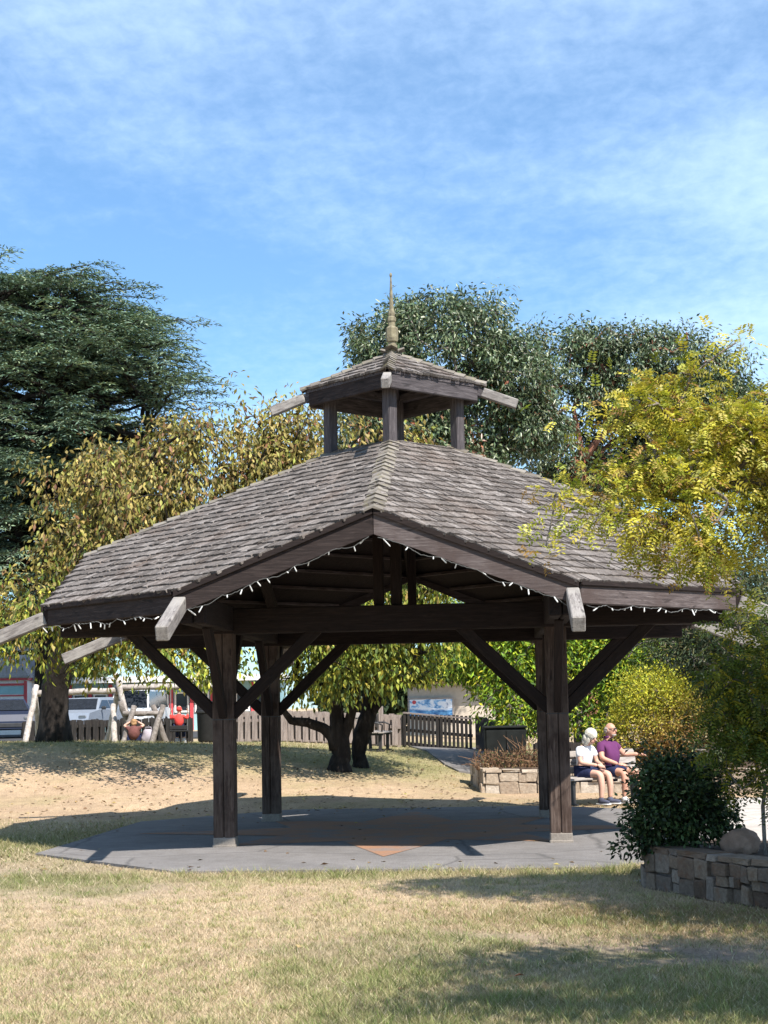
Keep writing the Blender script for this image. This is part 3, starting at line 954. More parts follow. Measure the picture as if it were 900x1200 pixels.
soil2 = MB().prism([(1.95, 31.8, 0), (2.0, 29.95, 0), (3.0, 29.85, 0), (4.4, 29.7, 0), (6.0, 29.4, 0), (7.6, 28.8, 0), (10, 30, 0), (10, 34, 0), (2, 34, 0)], (0, 0, .5)).build('planter_soil', M['soil'])
tag(soil2, kind='structure')

def rock(name, c, size, mat, seed, label, cat='boulder'):
    bm = bmesh.new(); bmesh.ops.create_icosphere(bm, subdivisions=4, radius=1)
    r = random.Random(seed); off = [r.uniform(0, 50) for _ in range(3)]
    from mathutils import noise as mn
    for v in bm.verts:
        n = mn.fractal(v.co * 1.1 + Vector(off), 1.0, 2.0, 4)
        v.co *= 1 + .16 * n + .06 * mn.fractal(v.co * 3.4 + Vector(off), 1.0, 2.0, 4)
        v.co.z = max(v.co.z, -.75)
        v.co = Vector((v.co.x * size[0], v.co.y * size[1], (v.co.z + .62) * size[2]))
    me = bpy.data.meshes.new(name); bm.to_mesh(me); bm.free(); me.materials.append(mat)
    me.polygons.foreach_set('use_smooth', [True] * len(me.polygons))
    o = link(name, me); o.location = c
    return tag(o, label, cat)
rock('boulder', (3.19, 14.35, .335), (.175, .14, .145), M['boulder'], 4, 'round brown boulder resting on the bed above the stone wall')

# ------------------------------------------------------------------ vegetation
def norm(a): return a / np.maximum(np.linalg.norm(a, axis=-1, keepdims=True), 1e-9)

def leaves(name, P, D, N, L, Wd, col, mat, parent, fold=.12):
    n = len(P)
    D = norm(D); S = norm(np.cross(D, N)); N = norm(np.cross(S, D))
    L = np.broadcast_to(np.asarray(L, float), (n,))[:, None]; Wd = np.broadcast_to(np.asarray(Wd, float), (n,))[:, None]
    mid = P + D * L * .45 + N * Wd * fold
    V = np.stack([P, mid + S * Wd * .5, P + D * L - N * L * .08, mid - S * Wd * .5], 1)
    b = np.arange(n)[:, None] * 4
    Fc = np.concatenate([b + np.array([[0, 1, 2]]), b + np.array([[0, 2, 3]])], 1).reshape(-1, 3)
    me = arrays_mesh(name, V.reshape(-1, 3), Fc, mat, np.repeat(col, 4, 0))
    return link(name, me, parent)

def pick(rng, n, cols, w):
    i = rng.choice(len(cols), n, p=np.array(w) / sum(w))
    c = np.array(cols)[i]
    return np.clip(c * rng.uniform(.72, 1.28, (n, 1)) * rng.uniform(.93, 1.07, (n, 3)), 0.003, .75)

def sample_blobs(rng, blobs, n, shell=.5):
    vol = np.array([b[1][0] * b[1][1] * b[1][2] for b in blobs]) ** .8
    i = rng.choice(len(blobs), n, p=vol / vol.sum())
    d = norm(rng.normal(size=(n, 3)))
    r = rng.uniform(0, 1, (n, 1)) ** (1 / 3)
    r = np.where(rng.uniform(size=(n, 1)) < shell, rng.uniform(.78, 1.04, (n, 1)), r)
    r = np.where(rng.uniform(size=(n, 1)) < .07, r * 1.13, r)
    c = np.array([b[0] for b in blobs])[i]; rr = np.array([b[1] for b in blobs])[i]
    return c + d * r * rr, d

def grow(rng, trunk, trunk_r, tips, seg, tip_r, lift=.12, start=.35, expo=.45, sink=None):
    """limbs that reach every tip: each tip joins the nearest wood already grown"""
    nodes, par, isT = [], [], []
    tp = np.array([tuple(p) for p in trunk], float)
    for i in range(len(tp) - 1):
        k = max(1, int(np.linalg.norm(tp[i + 1] - tp[i]) / seg))
        for j in range(k):
            nodes.append(tp[i] + (tp[i + 1] - tp[i]) * j / k); par.append(len(nodes) - 2); isT.append(True)
    nodes.append(tp[-1]); par.append(len(nodes) - 2); isT.append(True)
    nt = len(nodes); s0 = int(nt * start)
    NA = np.zeros((60000, 3)); NA[:nt] = nodes
    cnt = nt
    dmin = np.min(np.linalg.norm(tips[:, None] - NA[None, s0:nt], axis=2), 1)
    chains = []
    for t in np.argsort(dmin):
        tip = tips[t]
        dv = NA[s0:cnt] - tip
        dist = np.linalg.norm(dv, axis=1) + .35 * np.maximum(0, dv[:, 2])
        j = int(np.argmin(dist)) + s0
        p0 = NA[j].copy(); L = np.linalg.norm(tip - p0)
        k = max(1, int(math.ceil(L / seg)))
        ch = [j]
        for m in range(1, k + 1):
            f = m / k
            p = p0 + (tip - p0) * f + np.array([0, 0, lift * L * math.sin(math.pi * f)]) + (rng.normal(size=3) * seg * .12 if m < k else 0)
            NA[cnt] = p; par.append(ch[-1]); ch.append(cnt); cnt += 1
        chains.append(ch)
    load = np.zeros(cnt)
    for ch in chains: load[ch[-1]] += 1
    for i in range(cnt - 1, 0, -1):
        if par[i] >= 0: load[par[i]] += load[i]
    rad = tip_r * np.maximum(load, 1) ** expo
    mb = MB()
    for ch in chains:
        rr = [float(rad[i]) for i in ch]; rr[0] = rr[1] * 1.05
        mb.tube([NA[i] for i in ch], rr, 5, 0, False)
    return mb, NA[:cnt], load

def tree(name, label, trunk, trunk_r, blobs, ntips, per, leaf, cols, weights, seed, bark_m, leaf_m, cat='tree', clump=.35, droop=.5, up=.5, tip_r=.012, seg=.5,
         group=None, colf=None, start=.35, shell=.55, floor=.9, flat=.75, leaf_parts='crown', expo=.45, extra_trunks=(), lift=.1, cut=None, stray=(.0, 1.0)):
    rng = np.random.default_rng(seed)
    base = Vector(trunk[0])
    t = thing(name, label, cat, tuple(base), 0, group)
    O = np.array(base)
    blobs = [(np.array(b[0], float), np.array(b[1], float)) for b in blobs]
    tips, dirs = sample_blobs(rng, blobs, ntips, shell)
    if stray[0]: tips = tips + dirs * (rng.uniform(size=(len(tips), 1)) < stray[0]) * rng.uniform(.3, 1, (len(tips), 1)) * stray[1]
    ok = tips[:, 2] > floor
    tips, dirs = tips[ok], dirs[ok]
    mb, NA, load = grow(rng, trunk, trunk_r, tips, seg, tip_r, lift, start, expo)
    tr = MB()
    for (pts, rr) in [(trunk, trunk_r)] + list(extra_trunks):
        P = [Vector(p) - base for p in pts]
        # smooth the trunk and flare its foot
        Q, Rr = [], []
        for i in range(len(P) - 1):
            for k in range(4):
                f = k / 4
                Q.append(P[i].lerp(P[i + 1], f) + Vector((rng.normal() * .03 * rr[i], rng.normal() * .03 * rr[i], 0))); Rr.append(rr[i] + (rr[i + 1] - rr[i]) * f)
        Q.append(P[-1]); Rr.append(rr[-1])
        Rr[0] *= 1.4; Rr[1] *= 1.12
        Q[0] = Q[0] - Vector((0, 0, .15))
        tr.tube(Q, Rr, 12)
    tr.build('trunk', bark_m, t, True)
    mb.v = [(v[0] - O[0], v[1] - O[1], v[2] - O[2]) for v in mb.v]
    mb.build('branches', bark_m, t, True)
    n = len(tips) * per
    src = np.repeat(np.arange(len(tips)), per)
    cs = clump * rng.uniform(.6, 1.4, len(tips))[src][:, None]
    off = np.clip(rng.normal(size=(n, 3)), -1.9, 1.9) * cs * np.array([1, 1, flat])
    P = tips[src] + off
    # some leaves back along the twigs
    ok = P[:, 2] > floor - .3
    if cut: ok &= ~cut(P)
    P, src, off = P[ok], src[ok], off[ok]; n = len(P)
    out = norm(off + dirs[src] * .15)
    D = out * .6 + rng.normal(size=(n, 3)) * .45 + np.array([0, 0, -droop])
    N = rng.normal(size=(n, 3)) * .6 + out * .35 + np.array([0, 0, up])
    col = colf(rng, P, src, tips) if colf else pick(rng, n, cols, weights)
    tone = rng.uniform(.66, 1.3, len(tips))[src][:, None]
    leaves(leaf_parts, P - O, D, N, leaf[0] * rng.uniform(.65, 1.25, n), leaf[1] * rng.uniform(.7, 1.2, n), np.clip(col * tone, .003, .75), leaf_m, t)
    return t

def B(px, py, Y, rx, ry, dy=0.0, rd=None):
    """an ellipsoid of foliage: its middle, and its half sizes in metres from its size in the photograph"""
    s = F / Y
    return (at(px, py, Y) + Vector((0, dy, 0)), (rx / s, rd if rd else (rx + ry) / 2 / s, ry / s))

# the two cherry trees in autumn leaf
def cherry_col(gold_at, gold_to):
    gold = [(.25, .205, .055), (.37, .29, .09), (.2, .15, .05), (.2, .1, .05), (.22, .225, .05), (.09, .085, .03)]
    green = [(.13, .18, .03), (.22, .26, .04), (.34, .34, .05), (.07, .11, .025), (.42, .38, .06)]
    def f(rng, P, src, tips):
        n = len(P)
        k = np.clip((tips[src][:, 2] + rng.normal(size=n) * .5 - gold_at) / (gold_to - gold_at), 0, 1)
        a = pick(rng, n, gold, [3, 2.2, 2, 1, 2, 1.2]); b = pick(rng, n, green, [3, 3, 2.2, 2, 1.2])
        return np.where((rng.uniform(size=n) < k)[:, None], a, b)
    return f
Yg = 30.5
bx = at(63, 868, 35.2)
gb = [B(195, 580, Yg, 115, 66), B(115, 610, Yg, 66, 70), B(265, 570, Yg, 85, 70), B(310, 575, Yg + .5, 50, 40), B(330, 525, Yg + .5, 55, 50), B(110, 690, Yg, 70, 66), B(180, 715, Yg, 100, 60),
      B(60, 742, Yg - 1, 75, 40), B(170, 790, Yg - 1, 90, 36), B(15, 715, Yg, 50, 50), B(195, 525, Yg, 48, 32), B(115, 556, Yg, 30, 38), B(250, 780, Yg - 1, 60, 40), B(-40, 735, Yg + 1, 60, 45)]
tree('cherry_tree', 'broad cherry tree in brown and gold leaf left of the gazebo roof, thick single trunk', [bx, bx + Vector((.05, -.1, 1.2)), bx + Vector((.4, -.4, 2.2)), bx + Vector((1.3, -1.0, 3.4))],
     [.33, .31, .31, .2], [(c, (r[0], r[1] * 1.25, r[2])) for c, r in gb], 470, 66, (.14, .06), None, None, 3, M['bark_dark'], M['leaf'], stray=(.14, .9), clump=.2, flat=1.25, droop=1.1, tip_r=.011, colf=cherry_col(2.6, 4.8), floor=2.38, start=.45, shell=.62)
Yt = 32.0
b1 = Vector((*at(397, 893, Yt).xy, gz(at(397, 893, Yt).x, Yt))); b2 = Vector((*at(423, 889, Yt + .7).xy, gz(at(423, 889, Yt + .7).x, Yt + .7)))
tb = [B(425, 780, Yt, 80, 46), B(360, 775, Yt - .5, 55, 55), B(485, 735, Yt, 55, 36), B(410, 700, Yt, 110, 70), B(345, 610, Yt, 70, 80), B(420, 570, Yt, 80, 60), B(350, 545, Yt, 45, 50), B(500, 690, Yt, 60, 60),
      B(440, 640, Yt, 100, 60), B(450, 772, Yt - .6, 36, 22)]
tree('cherry_tree', 'cherry tree with twin dark forked trunks seen under the gazebo, leaves turning yellow green', [b1, b1 + Vector((.06, 0, .35)), b1 + Vector((.0, 0, .7)), b1 + Vector((-.02, .05, 1.2)), b1 + Vector((-.2, .1, 2.1)), b1 + Vector((-.5, .2, 3.4))],
     [.225, .2, .2, .14, .11, .08], [(c + Vector((0, -1.0, 0)), (r[0], r[1] * 1.25, r[2])) for c, r in tb], 410, 72, (.14, .06), None, None, 5, M['bark_dark'], M['leaf'], stray=(.12, .7), clump=.2, flat=1.25, droop=1.1, tip_r=.011, colf=cherry_col(3.2, 6.2), floor=2.02, start=.5, shell=.6, cut=lambda P: (P[:, 0] > .2) & (P[:, 2] < 2.12),
     extra_trunks=[([b2, b2 + Vector((-.05, 0, .3)), b2 + Vector((.02, 0, .65)), b2 + Vector((.16, 0, 1.05)), b2 + Vector((.2, .1, 1.7)), b2 + Vector((.5, .1, 3.0))], [.15, .15, .19, .18, .11, .06]),
                   ([b2 + Vector((.12, 0, .9)), b2 + Vector((.32, -.05, 1.25)), b2 + Vector((.75, -.1, 1.7)), b2 + Vector((1.2, -.1, 2.4))], [.12, .1, .08, .05]),
                   ([b1 + Vector((.02, 0, .55)), b1 + Vector((.22, -.05, .95)), b1 + Vector((.34, -.1, 1.4)), b1 + Vector((.5, -.1, 2.2))], [.13, .11, .09, .06]),
                   ([b1 + Vector((-.02, 0, .6)), b1 + Vector((-.3, -.05, .86)), b1 + Vector((-.62, -.1, .98)), b1 + Vector((-.95, -.1, 1.02)), b1 + Vector((-1.15, -.1, 1.3))], [.13, .11, .1, .08, .05])])
# lime green ash behind the right post
Yl = 34.5
lb = [B(552, 760, Yl, 42, 34), B(600, 765, Yl, 60, 50), B(615, 842, Yl - 1, 40, 26), B(700, 800, Yl, 55, 60), B(745, 765, Yl, 50, 40), B(680, 755, Yl, 60, 40), B(560, 745, Yl + 1, 70, 45), B(640, 700, Yl + 1, 90, 60),
      B(690, 850, Yl - 1, 35, 28), B(620, 800, Yl - .5, 50, 40)]
b3 = at(683, 905, Yl); b3.z = gz(b3.x, b3.y)
tree('ash_tree', 'bright lime green ash tree behind the right gazebo post', [b3, b3 + Vector((-.05, 0, 1.0)), b3 + Vector((-.3, 0, 2.2)), b3 + Vector((-.7, .1, 3.4))], [.17, .14, .12, .07], lb, 420, 80, (.15, .045),
     [(.11, .20, .02), (.2, .31, .025), (.32, .38, .03), (.05, .1, .018), (.44, .42, .03)], [3, 3, 2, 2.2, 1], 8, M['bark_grey'], M['leaf'], clump=.26, droop=.45, tip_r=.01, floor=1.05, start=.3, cut=lambda P: (P[:, 0] < 1.75) & (P[:, 2] < 2.2))
# orange and yellow shrub behind the bench
sb = [B(770, 835, 29.9, 46, 46), B(745, 860, 29.9, 35, 32), B(795, 850, 29.9, 32, 36), B(765, 808, 29.9, 36, 22), B(715, 875, 30.1, 22, 22)]
b4 = Vector((5.2, 29.95, .48))
def shrub_col(rng, P, src, tips):
    n = len(P); k = np.clip((P[:, 2] - .95) / .9 - (P[:, 0] - 5.3) * .5 + rng.normal(size=n) * .25, 0, 1)[:, None]
    return pick(rng, n, [(.33, .17, .05), (.36, .22, .07), (.22, .12, .05), (.4, .28, .12)], [2, 2, 1.5, 1]) * (1 - k) + pick(rng, n, [(.38, .36, .03), (.44, .42, .04), (.26, .29, .03)], [2, 2, 1.5]) * k
tree('spirea_shrub', 'rounded yellow and orange shrub right behind the seated man', [b4, b4 + Vector((0, 0, .4)), b4 + Vector((.05, 0, .8))], [.05, .045, .03], sb, 330, 60, (.06, .026), None, None, 12, M['bark_grey'], M['leaf'],
     cat='shrub', clump=.15, droop=-.1, tip_r=.004, seg=.25, colf=shrub_col, floor=.55, start=.1, expo=.35)
# grey green trees at the right edge
Yo = 31
ob = [B(835, 770, Yo, 55, 70), B(885, 750, Yo, 50, 80), B(800, 735, Yo + 1, 45, 35), B(895, 650, Yo, 35, 50), B(840, 840, Yo, 45, 45), B(890, 850, Yo, 40, 45), B(940, 760, Yo, 60, 90), B(815, 800, Yo + .5, 45, 60), B(860, 700, Yo, 40, 30), B(850, 880, Yo - 2, 40, 34), B(890, 700, Yo - 2, 50, 60)]
b5 = Vector((7.3, Yo, .4))
tree('olive_tree', 'dull grey green tree with slender leaves at the right edge behind the gazebo', [b5, b5 + Vector((0, 0, 1.0)), b5 + Vector((.1, 0, 2.2)), b5 + Vector((.2, 0, 3.3))], [.14, .12, .1, .06], ob, 480, 75, (.13, .03),
     [(.03, .048, .022), (.05, .072, .032), (.085, .105, .05), (.12, .125, .05), (.12, .09, .04)], [3, 3, 2, 1.2, .6], 14, M['bark_grey'], M['leaf'], clump=.36, droop=.4, tip_r=.011, floor=.7)
# evergreen arbutus trees on the skyline
Ya = 52
ab = [B(525, 405, Ya, 85, 58), B(455, 400, Ya, 40, 38), B(600, 450, Ya, 50, 48), B(560, 490, Ya + 1, 80, 42), B(470, 480, Ya, 70, 60), B(620, 500, Ya, 40, 36), B(440, 430, Ya, 30, 25), B(430, 510, Ya, 50, 50), B(520, 560, Ya, 80, 50)]
b6 = at(596, 700, Ya); b6.z = gz(b6.x, b6.y)
arb = [(.085, .125, .06), (.06, .092, .045), (.13, .165, .08), (.19, .205, .12), (.19, .085, .05)]
def arb_col(zlo, zhi):
    def f(rng, P, src, tips):
        n = len(P); low = np.clip((zhi - tips[src][:, 2]) / (zhi - zlo), 0, 1)
        red = (rng.uniform(size=len(tips)) < .22)[src] & (rng.uniform(size=n) < low * .55)
        return np.where(red[:, None], pick(rng, n, [(.25, .09, .045), (.2, .11, .06)], [1, 1]), pick(rng, n, arb[:4], [3, 3, 2, 1.2]))
    return f
tree('arbutus_tree', 'dense domed evergreen tree rising directly behind the cupola and finial', [b6, b6 + Vector((0, 0, 3)), b6 + Vector((-.6, 0, 6)), b6 + Vector((-1.2, 0, 9)), b6 + Vector((-1.5, 0, 11))], [.4, .34, .28, .2, .12], ab, 640, 110, (.2, .072),
     None, None, 21, M['bark_grey'], M['waxy_leaf'], clump=.30, droop=.6, tip_r=.018, seg=.7, colf=arb_col(9, 13), floor=6.5, start=.5, shell=.7)
Yb = 56
a2 = [B(655, 420, Yb, 42, 42), B(700, 405, Yb, 40, 26), B(735, 420, Yb, 50, 34), B(790, 420, Yb, 50, 32), B(835, 440, Yb, 36, 32), B(770, 470, Yb, 70, 34), B(640, 520, Yb, 36, 24), B(720, 500, Yb + 1, 45, 24), B(850, 480, Yb, 45, 32), B(880, 520, Yb, 50, 60), B(790, 540, Yb + 1, 60, 40),
      B(700, 455, Yb, 28, 24), B(730, 460, Yb + .5, 40, 28), B(690, 560, Yb + 1, 60, 30), B(660, 560, Yb + 1.5, 50, 26), B(720, 540, Yb + 1.5, 40, 26)]
b7 = at(690, 700, Yb); b7.z = gz(b7.x, b7.y)
tree('arbutus_tree', 'wide evergreen tree with reddish limbs right of the domed one', [b7, b7 + Vector((0, 0, 3)), b7 + Vector((.2, 0, 5.2)), at(680, 520, Yb), at(672, 480, Yb), at(690, 430, Yb)], [.24, .2, .16, .11, .09, .05], a2, 680, 100, (.2, .072),
     None, None, 23, M['bark_red'], M['waxy_leaf'], clump=.30, droop=.6, tip_r=.02, seg=.7, colf=arb_col(9, 13.5), floor=6, start=.55, shell=.72,
     extra_trunks=[([at(684, 535, Yb), at(715, 500, Yb), at(760, 480, Yb + .3), at(800, 440, Yb)], [.13, .1, .08, .05]), ([at(676, 505, Yb), at(650, 480, Yb), at(640, 450, Yb)], [.09, .07, .04])])

# the great cedar at the left
def cedar(label, x, y, H, prof, seed, nb, leaders):
    rng = np.random.default_rng(seed)
    z0 = gz(x, y)
    t = thing('cedar_tree', label, 'tree', (x, y, z0))
    O = np.array([x, y, z0])
    tr = MB()
    Ps, Ds, Ns, Ls, Cs = [], [], [], [], []
    br = MB()
    for (lx, ly, h0, h1, r0) in leaders:
        tr.tube([(lx * .0, ly * .0, h0 - .3), (lx * .5, ly * .5, h0 + (h1 - h0) * .25), (lx, ly, h0 + (h1 - h0) * .6), (lx * 1.05, ly * 1.05, h1)], [r0, r0 * .8, r0 * .5, .04], 10)
    for i in range(nb):
        L_ = leaders[rng.integers(len(leaders))] if i > nb * .35 else leaders[0]
        lx, ly, h0, h1, r0 = L_
        f = rng.uniform(.12, 1.0) ** .8
        hz = h0 + (h1 - h0) * f
        if hz < 3: continue
        px, py = lx * min(1, f * 1.6), ly * min(1, f * 1.6)
        az = rng.uniform(0, 2 * math.pi)
        rmax = float(np.interp(hz, [p[0] for p in prof], [p[1] for p in prof]))
        ax_ = np.array([math.cos(az), math.sin(az)])
        # reach so that the whole crown keeps its outline about the main axis
        lump = .66 + .5 * float(vnoise(az * 1.6 + lx, hz * .55, 1.0, 17))
        rad = max(.8, rmax * lump * rng.uniform(.85, 1.05) - float(np.dot(ax_, [px, py])) * .9)
        rise = rng.uniform(.25, .62) if f > .6 else rng.uniform(.0, .4)
        n = max(4, int(rad / .32))
        s = np.linspace(0, 1, n + 1)[1:]
        pts = np.stack([px + ax_[0] * rad * s, py + ax_[1] * rad * s, hz + rad * (rise * s - .22 * s ** 3)], 1)
        pts += rng.normal(size=pts.shape) * .05
        br.tube([(px, py, hz)] + [tuple(p) for p in pts], [max(.012, .02 * rad * (1 - k / (n + 1))) for k in range(n + 1)], 5, 0, False)
        side = np.array([-ax_[1], ax_[0], 0]); fwd = np.array([ax_[0], ax_[1], 0])
        tone = rng.uniform(.75, 1.25)
        for k in range(n):
            if s[k] < .18: continue
            tw = min(1.25, .45 + .9 * (1 - s[k]) + .2) * rng.uniform(.6, 1.1)
            for sg_ in (-1, 1, 0):
                if sg_ == 0 and k < n - 1 and rng.random() < .5: continue
                d = fwd * (.75 if sg_ else 1.0) + side * sg_ * rng.uniform(.5, 1.0) + np.array([0, 0, rise * .5 + rng.uniform(-.15, .2)])
                d /= np.linalg.norm(d)
                m = max(3, int(tw / .13))
                q = np.linspace(.08, 1, m)
                base = pts[k] + d[None] * (q * tw)[:, None] + np.array([0, 0, -1]) * (.28 * tw * q ** 2)[:, None] + rng.normal(size=(m, 3)) * .025
                dd = d[None] + np.array([0, 0, -.5]) * q[:, None]
                for e in (-1, 1):
                    Ps.append(base); Ds.append(dd * .8 + (np.cross(d, [0, 0, 1]) * e * .75)[None] + rng.normal(size=(m, 3)) * .25)
                    Ns.append(np.tile([0, 0, 1.0], (m, 1)) + rng.normal(size=(m, 3)) * .35); Cs.append(np.full(m, tone))
    P = np.concatenate(Ps); D = np.concatenate(Ds); N = np.concatenate(Ns); tone = np.concatenate(Cs)[:, None]
    n = len(P)
    col = pick(rng, n, [(.11, .17, .125), (.155, .215, .145), (.2, .245, .145), (.07, .115, .085)], [3, 3, 1.5, 2]) * tone
    tr.build('trunk', M['bark_dark'], t, True); br.build('branches', M['bark_dark'], t, True)
    leaves('crown', P, D, N, .24 * rng.uniform(.7, 1.25, n), .062, col, M['needles'], t, .1)
    return t
cedar('huge dark blue green cedar towering at the left edge', -13.4, 62, 18, [(3, 6.0), (6, 6.4), (10, 6.6), (13, 6.6), (14.3, 6.2), (15.4, 4.9), (16.6, 4.0), (17.4, 2.9), (18.4, .8)], 31, 620,
      [(0, 0, 0, 18.4, .6), (2.3, 0, 4, 17.3, .3), (-4, .5, 4, 17.3, .3), (1.0, -2.5, 4, 17.6, .25), (4.0, -.5, 5, 14.9, .22), (-1.5, -2.5, 4, 17.6, .22)])

# the yellow locust reaching in from the right
def compound(name, label, trunk, tr_r, limbs, nfr, cols, w, seed, rach=.2, leaf=(.042, .017), spread=.35, cat='tree', tip_r=.0075, gap=.022, clump_n=18, loose=()):
    rng = np.random.default_rng(seed)
    base = Vector(trunk[0]); O = np.array(base)
    t = thing(name, label, cat, tuple(base))
    blobs = [(np.array(b[0], float), np.array(b[1], float)) for b in limbs]
    tips, dirs = sample_blobs(rng, blobs, max(20, nfr // clump_n), .5)
    if len(loose): tips = np.concatenate([tips, np.array([tuple(p) for p in loose])]); dirs = np.concatenate([dirs, np.tile([[-.6, 0, .4]], (len(loose), 1))])
    mb, NA, load = grow(rng, trunk, tr_r, tips, .3, tip_r, .10, .45, .46)
    mb.v = [(v[0] - O[0], v[1] - O[1], v[2] - O[2]) for v in mb.v]
    tb_ = MB(); tb_.tube([Vector(p) - base - Vector((0, 0, .1 if i == 0 else 0)) for i, p in enumerate(trunk)], tr_r, 10)
    tb_.build('trunk', M['bark_grey'], t, True); mb.build('branches', M['bark_grey'], t, True)
    src = rng.integers(0, len(tips), nfr)
    P0 = tips[src] + rng.normal(size=(nfr, 3)) * spread * rng.uniform(.5, 1.2, len(tips))[src][:, None] * np.array([1, 1, .7])
    D0 = norm(norm(P0 - tips[src]) * .5 + dirs[src] * .4 + rng.normal(size=(nfr, 3)) * .5 + np.array([0, 0, -.25]))
    S0 = norm(np.cross(D0, rng.normal(size=(nfr, 3)) * .5 + np.array([0, 0, 1.0])))
    N0 = norm(np.cross(S0, D0))
    ctone = pick(rng, nfr, cols, w) * rng.uniform(.8, 1.2, len(tips))[src][:, None]
    m = int(rach / gap)
    Ps, Ds, Ns, Cs = [], [], [], []
    for k in range(m):
        f = (k + .5) / m
        pk = P0 + D0 * rach * f + np.array([0, 0, -1]) * rach * .25 * f * f
        for e in (-1, 1):
            Ps.append(pk); Ds.append(S0 * e + D0 * .35 + rng.normal(size=(nfr, 3)) * .15 + np.array([0, 0, -.15])); Ns.append(N0 + rng.normal(size=(nfr, 3)) * .25)
            Cs.append(ctone * rng.uniform(.85, 1.15, (nfr, 1)))
    P = np.concatenate(Ps); n = len(P)
    leaves('crown', P - O, np.concatenate(Ds), np.concatenate(Ns), leaf[0] * rng.uniform(.8, 1.2, n), leaf[1], np.clip(np.concatenate(Cs), .003, .75), M['thin_leaf'], t)
    return t
Yk = 12.8
kb = [B(850, 560, Yk, 75, 90), B(780, 520, Yk, 70, 70), B(740, 610, Yk - .3, 56, 36), B(700, 650, Yk - .5, 36, 18), B(730, 560, Yk, 42, 36), B(785, 455, Yk, 40, 22), B(870, 480, Yk, 40, 30), B(790, 645, Yk, 50, 26),
      B(850, 650, Yk, 45, 50), B(690, 590, Yk - .2, 28, 22), B(905, 560, Yk, 50, 80), B(960, 540, Yk, 70, 100), B(755, 480, Yk, 30, 24), B(885, 700, Yk, 30, 40), B(820, 600, Yk - .5, 60, 60)]
locust_cols = [(.47, .42, .06), (.55, .49, .09), (.34, .35, .05), (.17, .2, .025), (.62, .57, .17), (.3, .19, .06)]
tk = Vector((4.7, 13.0, .34))
compound('locust_tree', 'yellow leaved locust tree reaching over the roof from the right', [tk, tk + Vector((-.1, 0, 1.2)), tk + Vector((-.5, 0, 2.2)), tk + Vector((-.9, -.3, 2.8)), at(880, 560, Yk), at(800, 590, Yk)], [.13, .11, .09, .06, .04, .02], kb, 4300,
         locust_cols, [3, 2.2, 2.4, 2.0, .8, .9], 41, .13, (.044, .021), .135, clump_n=24, loose=[at(862, 402, Yk), at(700, 468, Yk), at(650, 580, Yk), at(640, 640, Yk)])
# the slim sapling in the bed
sp = [B(880, 800, 14.2, 38, 40), B(865, 850, 14.2, 32, 30), B(845, 815, 14.2, 24, 30), B(905, 870, 14.2, 40, 45), B(885, 750, 14.2, 32, 36), B(860, 885, 14.3, 24, 20), B(895, 820, 14.2, 30, 60)]
ts = at(896, 985, 14.2); ts.z = .34
compound('locust_sapling', 'thin stemmed sapling with green and yellow leaves growing in the bed above the boulder', [ts, at(894, 945, 14.2), at(897, 922, 14.22), at(886, 896, 14.25), at(885, 860, 14.2), at(880, 800, 14.2)], [.019, .018, .017, .015, .012, .008], sp, 1300,
         [(.10, .14, .025), (.18, .2, .03), (.36, .31, .03), (.06, .09, .02)], [3, 2.2, 1.1, 2.6], 43, .17, (.045, .02), .12, 'sapling', .004, .026, 16, [at(853, 905, 14.2), at(870, 925, 14.1), at(905, 935, 14.1)])
# dark shrub behind the wall end
Ys = 14.75
db = [B(795, 938, Ys, 44, 42), B(762, 957, Ys, 26, 30), B(815, 950, Ys, 34, 30), B(778, 915, Ys, 26, 22), B(832, 932, Ys + .1, 20, 28), B(752, 982, Ys - .1, 14, 12), B(848, 945, Ys + .1, 10, 16), B(800, 900, Ys, 20, 10)]
b8 = Vector((2.85, Ys, .34))
tree('laurel_shrub', 'dark glossy evergreen shrub growing behind the left end of the stone wall', [b8, b8 + Vector((0, 0, .2)), b8 + Vector((.02, 0, .4))], [.04, .035, .025], db, 300, 34, (.062, .030),
     [(.03, .055, .02), (.05, .085, .028), (.09, .125, .045), (.016, .028, .012)], [3, 2.6, 1.2, 2.4], 51, M['bark_dark'], M['dark_leaf'], cat='shrub', clump=.075, droop=.1, tip_r=.004, seg=.12, floor=.36, start=.1, expo=.35, up=.7, stray=(.22, .16), shell=.45)
# dry brush over the sandy planter wall
rngb = np.random.default_rng(61)
bt = thing('dry_brush', 'tangle of dry brown stems on the planter wall in front of the dark cabinet', 'dry plant', (2.55, 30.25, .48))
dm = MB()
for i in range(170):
    a = rngb.uniform(-.85, .8); h = rngb.uniform(.12, .55) * (1.2 if -.3 < a < .2 else .75)
    dm.tube([(a, rngb.uniform(-.2, .2), -.02), (a + rngb.normal() * .08, rngb.uniform(-.2, .2), h * .6), (a + rngb.normal() * .16, rngb.uniform(-.25, .25), h)], [.008, .006, .003], 3, 0, False)
dm.build('stems', plain('dry_stem', (.2, .115, .065), .9, .2, .35), bt)['kind'] = 'stuff'
n = 1500
P = np.stack([rngb.uniform(-.85, .8, n), rngb.uniform(-.25, .25, n), rngb.uniform(.02, .42, n) ** 1.2], 1)
leaves('foliage', P, rngb.normal(size=(n, 3)), rngb.normal(size=(n, 3)), .05, .022, pick(rngb, n, [(.16, .085, .05), (.22, .14, .07), (.08, .085, .03)], [2, 2, 1.4]), M['leaf'], bt)
